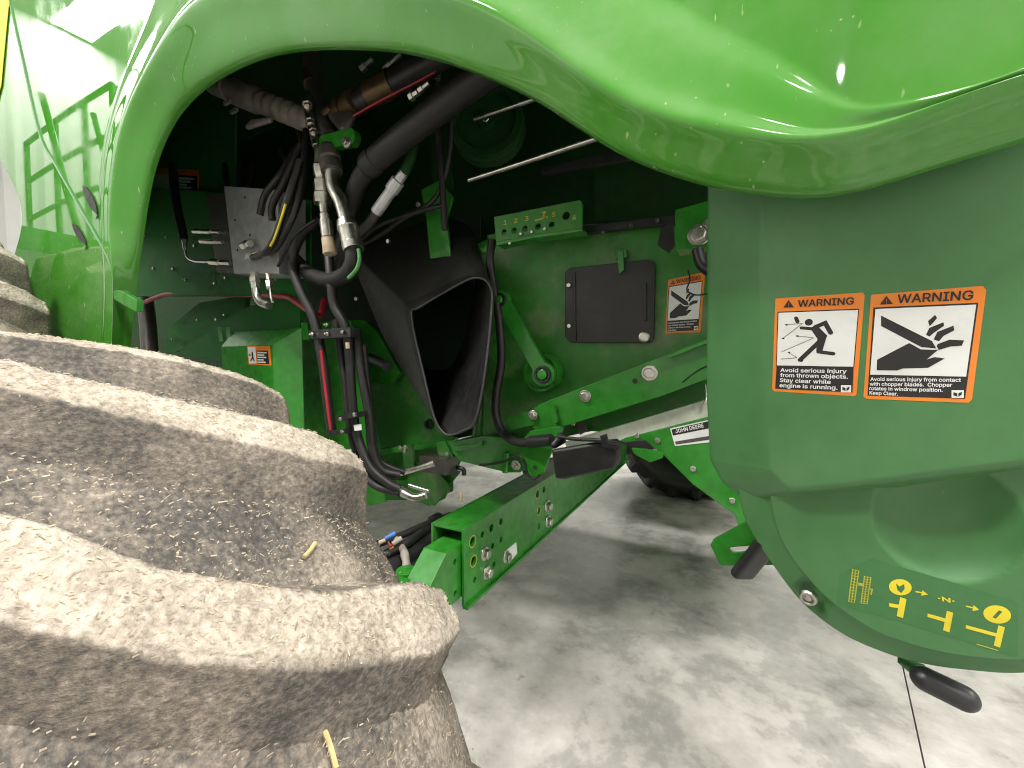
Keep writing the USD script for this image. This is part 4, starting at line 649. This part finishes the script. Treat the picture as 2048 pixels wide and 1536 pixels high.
for (x, y) in ((455, 205), (468, 222)): c = P(x, y, 1.2); obj('connector_clip', trimesh.creation.box((.05, .012, .016), transform=trimesh.transformations.translation_matrix(c)), 'grey', CD)
hose('main_hose', [(1010, 120, 1.08), (940, 170, 1.10), (850, 240, 1.12), (780, 295, 1.14), (735, 335, 1.15)], .044, 'rubber', CH, 22, label='thick black hose crossing the top of the bay'); hose('main_hose', [(745, 325, 1.16), (718, 365, 1.17), (700, 420, 1.2), (690, 480, 1.22), (670, 540, 1.22)], .036, 'rubber', CH, 20, label='black hose hanging down behind the steel elbow'); obj('hose_cuff', lathe(P(752, 318, 1.145), P(733, 338, 1.15), [(0, .046), (.7, .047), (1, .040)], 24), 'rubber', CH)
for q in ([(905, 200, 1.35), (900, 300, 1.37), (880, 380, 1.38), (840, 420, 1.36), (760, 450, 1.32), (720, 480, 1.3)], [(890, 410, 1.38), (820, 430, 1.35), (760, 470, 1.33), (700, 500, 1.33)], [(590, 240, 1.3), (612, 330, 1.2), (600, 400, 1.15), (575, 460, 1.12)], [(560, 300, 1.3), (585, 360, 1.22), (580, 420, 1.18), (560, 470, 1.16)]): hose('thin_hose', q, .010, 'rubber', CH)
plate('rear_hanger', [(1040, 930), (1160, 905), (1180, 925), (1120, 950), (1090, 1000), (1060, 985)], 2.4, .05, 'rubber', CH, .01)
bolt(838, 410, 1.38, .011, CH, False); bolt(778, 483, 1.4, .011, CH, False); bolt(714, 598, 1.3, .010, CH, False)
# ---- brackets and hydraulic ends below the back panel
plate('axle_carrier', [(690, 895), (905, 876), (912, 925), (895, 965), (880, 1002), (858, 1012), (790, 985), (700, 1000)], 1.86, .05, 'frame', CH, .004)
UB = empty('under_bracket', CH); tag(UB, 'green brackets and hose ends under the back panel')
for pix, Y in (([(805, 895), (825, 890), (828, 940), (808, 945)], 1.5), ([(872, 885), (890, 882), (905, 918), (890, 930), (880, 925)], 1.46), ([(738, 965), (768, 970), (770, 1005), (742, 1010)], 1.42), ([(700, 975), (740, 965), (742, 1012), (705, 1000)], 1.5), ([(815, 930), (862, 925), (900, 975), (868, 1012), (815, 1000)], 1.52)): obj('bracket', extr(YP(Y), poly(YP(Y), pix, .003), .012), 'frame_dusty', UB)
plate('cross_rail', [(700, 905), (905, 880), (905, 890), (700, 918)], 1.6, .05, 'frame', UB); plate('foot_rail', [(700, 960), (900, 960), (900, 985), (860, 1000), (700, 1000)], 1.75, .03, 'frame_dusty', UB)
for x, y in ((802, 895), (812, 894), (811, 902), (895, 907)): bolt(x, y, 1.45, .010, UB, False)
hose('hose_end', [(790, 946, 1.36), (830, 938, 1.36), (870, 925, 1.38)], [.018, .018, .013, .011, .014, .016], 'steel', UB, 14); hose('hose_end', [(788, 972, 1.25), (806, 985, 1.25), (830, 995, 1.26), (852, 990, 1.28)], [.019, .019, .016, .014, .016], 'steel', UB, 14); hose('hose_end', [(818, 970, 1.3), (840, 977, 1.31), (858, 982, 1.32)], .008, 'steel', UB)
obj('end_block', bx(P(862, 935, 1.5), P(892, 918, 1.42)), 'darksteel', UB); hose('dark_lever', [(880, 945, 1.5), (900, 935, 1.5), (925, 938, 1.5), (928, 950, 1.5)], .010, 'black', UB); plate('stay', [(880, 955), (905, 940), (920, 944), (900, 968)], 1.55, .01, 'frame_dusty', UB)
# ---- cab platform and handrails ahead of the side panel (mirrored in it)
LD = empty('cab_platform', CH); tag(LD, 'green cab platform with handrails ahead of the side panel')
obj('deck', bx((-5.9, .0, 2.12), (-4.3, .55, 2.28)), 'frame', LD)
for x in (-4.1, -4.6, -5.2, -5.9): hose('post', [A([x, .04, 2.28]), A([x, .04, 2.8]), A([x, .04, 3.4])], .021, 'frame', LD)
for z in (2.7, 3.05, 3.4): hose('handrail', [A([-4.1, .04, z]), A([-5.0, .04, z+.02]), A([-5.9, .04, z])], .020, 'frame', LD)
for y in (.02, .3): hose('stair_rail', [A([-4.5, y, 3.3]), A([-4.3, y, 2.9]), A([-4.0, y, 2.3]), A([-3.85, y, 2.1])], .020, 'frame', LD)
# ---- straw lying on things
def on_tyre(px, py):
    d = ray(px, py); t = np.linspace(.15, 1.5, 3000); Q = OC+d*t[:, None]-A([WCX, WCY, .66]); hx = A([math.cos(WTH), -math.sin(WTH), 0]); ax = A([math.sin(WTH), math.cos(WTH), 0])
    w = -(Q@ax); x = Q@hx; r = np.hypot(x, Q[:, 2]); i = np.argmax(r < carc(np.maximum(w, 0))+.004); return OC+d*t[i]
for a, b, l in (((645, 1450), (672, 1536), 'long dry straw lying at the foot of the nearest tyre lug'), ((752, 1396), (776, 1382), 'short dry straw lying low on the tyre near its inner edge'), ((608, 1114), (630, 1086), 'dry straw lying between two lugs of the tyre')):
    q = [on_tyre(*a), on_tyre((a[0]+b[0])/2+2, (a[1]+b[1])/2), on_tyre(*b)]; tag(obj('straw', tube_mesh(q, .0022, 7), 'straw'), l, 'straw')
tag(obj('straw', tube_mesh([P(921, 1003, 1.3), P(923, 990, 1.3), P(919, 984, 1.3)], .004, 6), 'straw'), 'tan bit of straw standing on the top edge of the green axle', 'straw')

# ---- chaff and dried fibres stuck all over the near tyre
ph = np.radians(rng.uniform(14, 108, 9000)); wv = rng.uniform(-.015, .36, 9000)
cv, cn = [cyl(wv, ph, carc(np.maximum(wv, 0))+.004)], [cyl(wv*0, ph, np.ones(9000))]
for v, d, nrm in CHV:
    pick = rng.choice(len(v), 1300, p=(d.clip(.02)/d.clip(.02).sum())); cv.append(v[pick]); cn.append(nrm[pick])
cv, cn = np.vstack(cv), np.vstack(cn); n_ = len(cv); outw = cv*A([1, 0, 1]); cn = cn*np.sign((cn*outw).sum(1))[:, None]
yd = A([0, 1., 0]) + rng.normal(0, .55, (n_, 3)); tg_ = yd - cn*(yd*cn).sum(1)[:, None]; tg_ /= np.linalg.norm(tg_, axis=1)[:, None]; bt = np.cross(cn, tg_)
ln = rng.gamma(1.7, .00045, n_)[:, None]+.0005; wd = rng.uniform(.0002, .0006, n_)[:, None]; lift = rng.uniform(-.001, .0012, n_)[:, None]
q = np.stack([cv-tg_*ln-bt*wd, cv+tg_*ln-bt*wd*.6+cn*lift, cv+tg_*ln*.9+bt*wd+cn*(lift+.0004), cv-tg_*ln+bt*wd+cn*.0006], 1) + (cn*.0008)[:, None]
f_ = (np.arange(n_)*4)[:, None]; fc = np.vstack([f_+A([[0, 1, 2]]), f_+A([[0, 2, 3]])])
cm = tag(obj('chaff', trimesh.Trimesh(q.reshape(-1, 3), fc, process=False), 'chaff', None, smooth=False), 'tan chaff and dried plant fibres stuck over the near tyre', 'chaff', kind='stuff')
place(cm, (WCX, WCY, .66), -WTH)
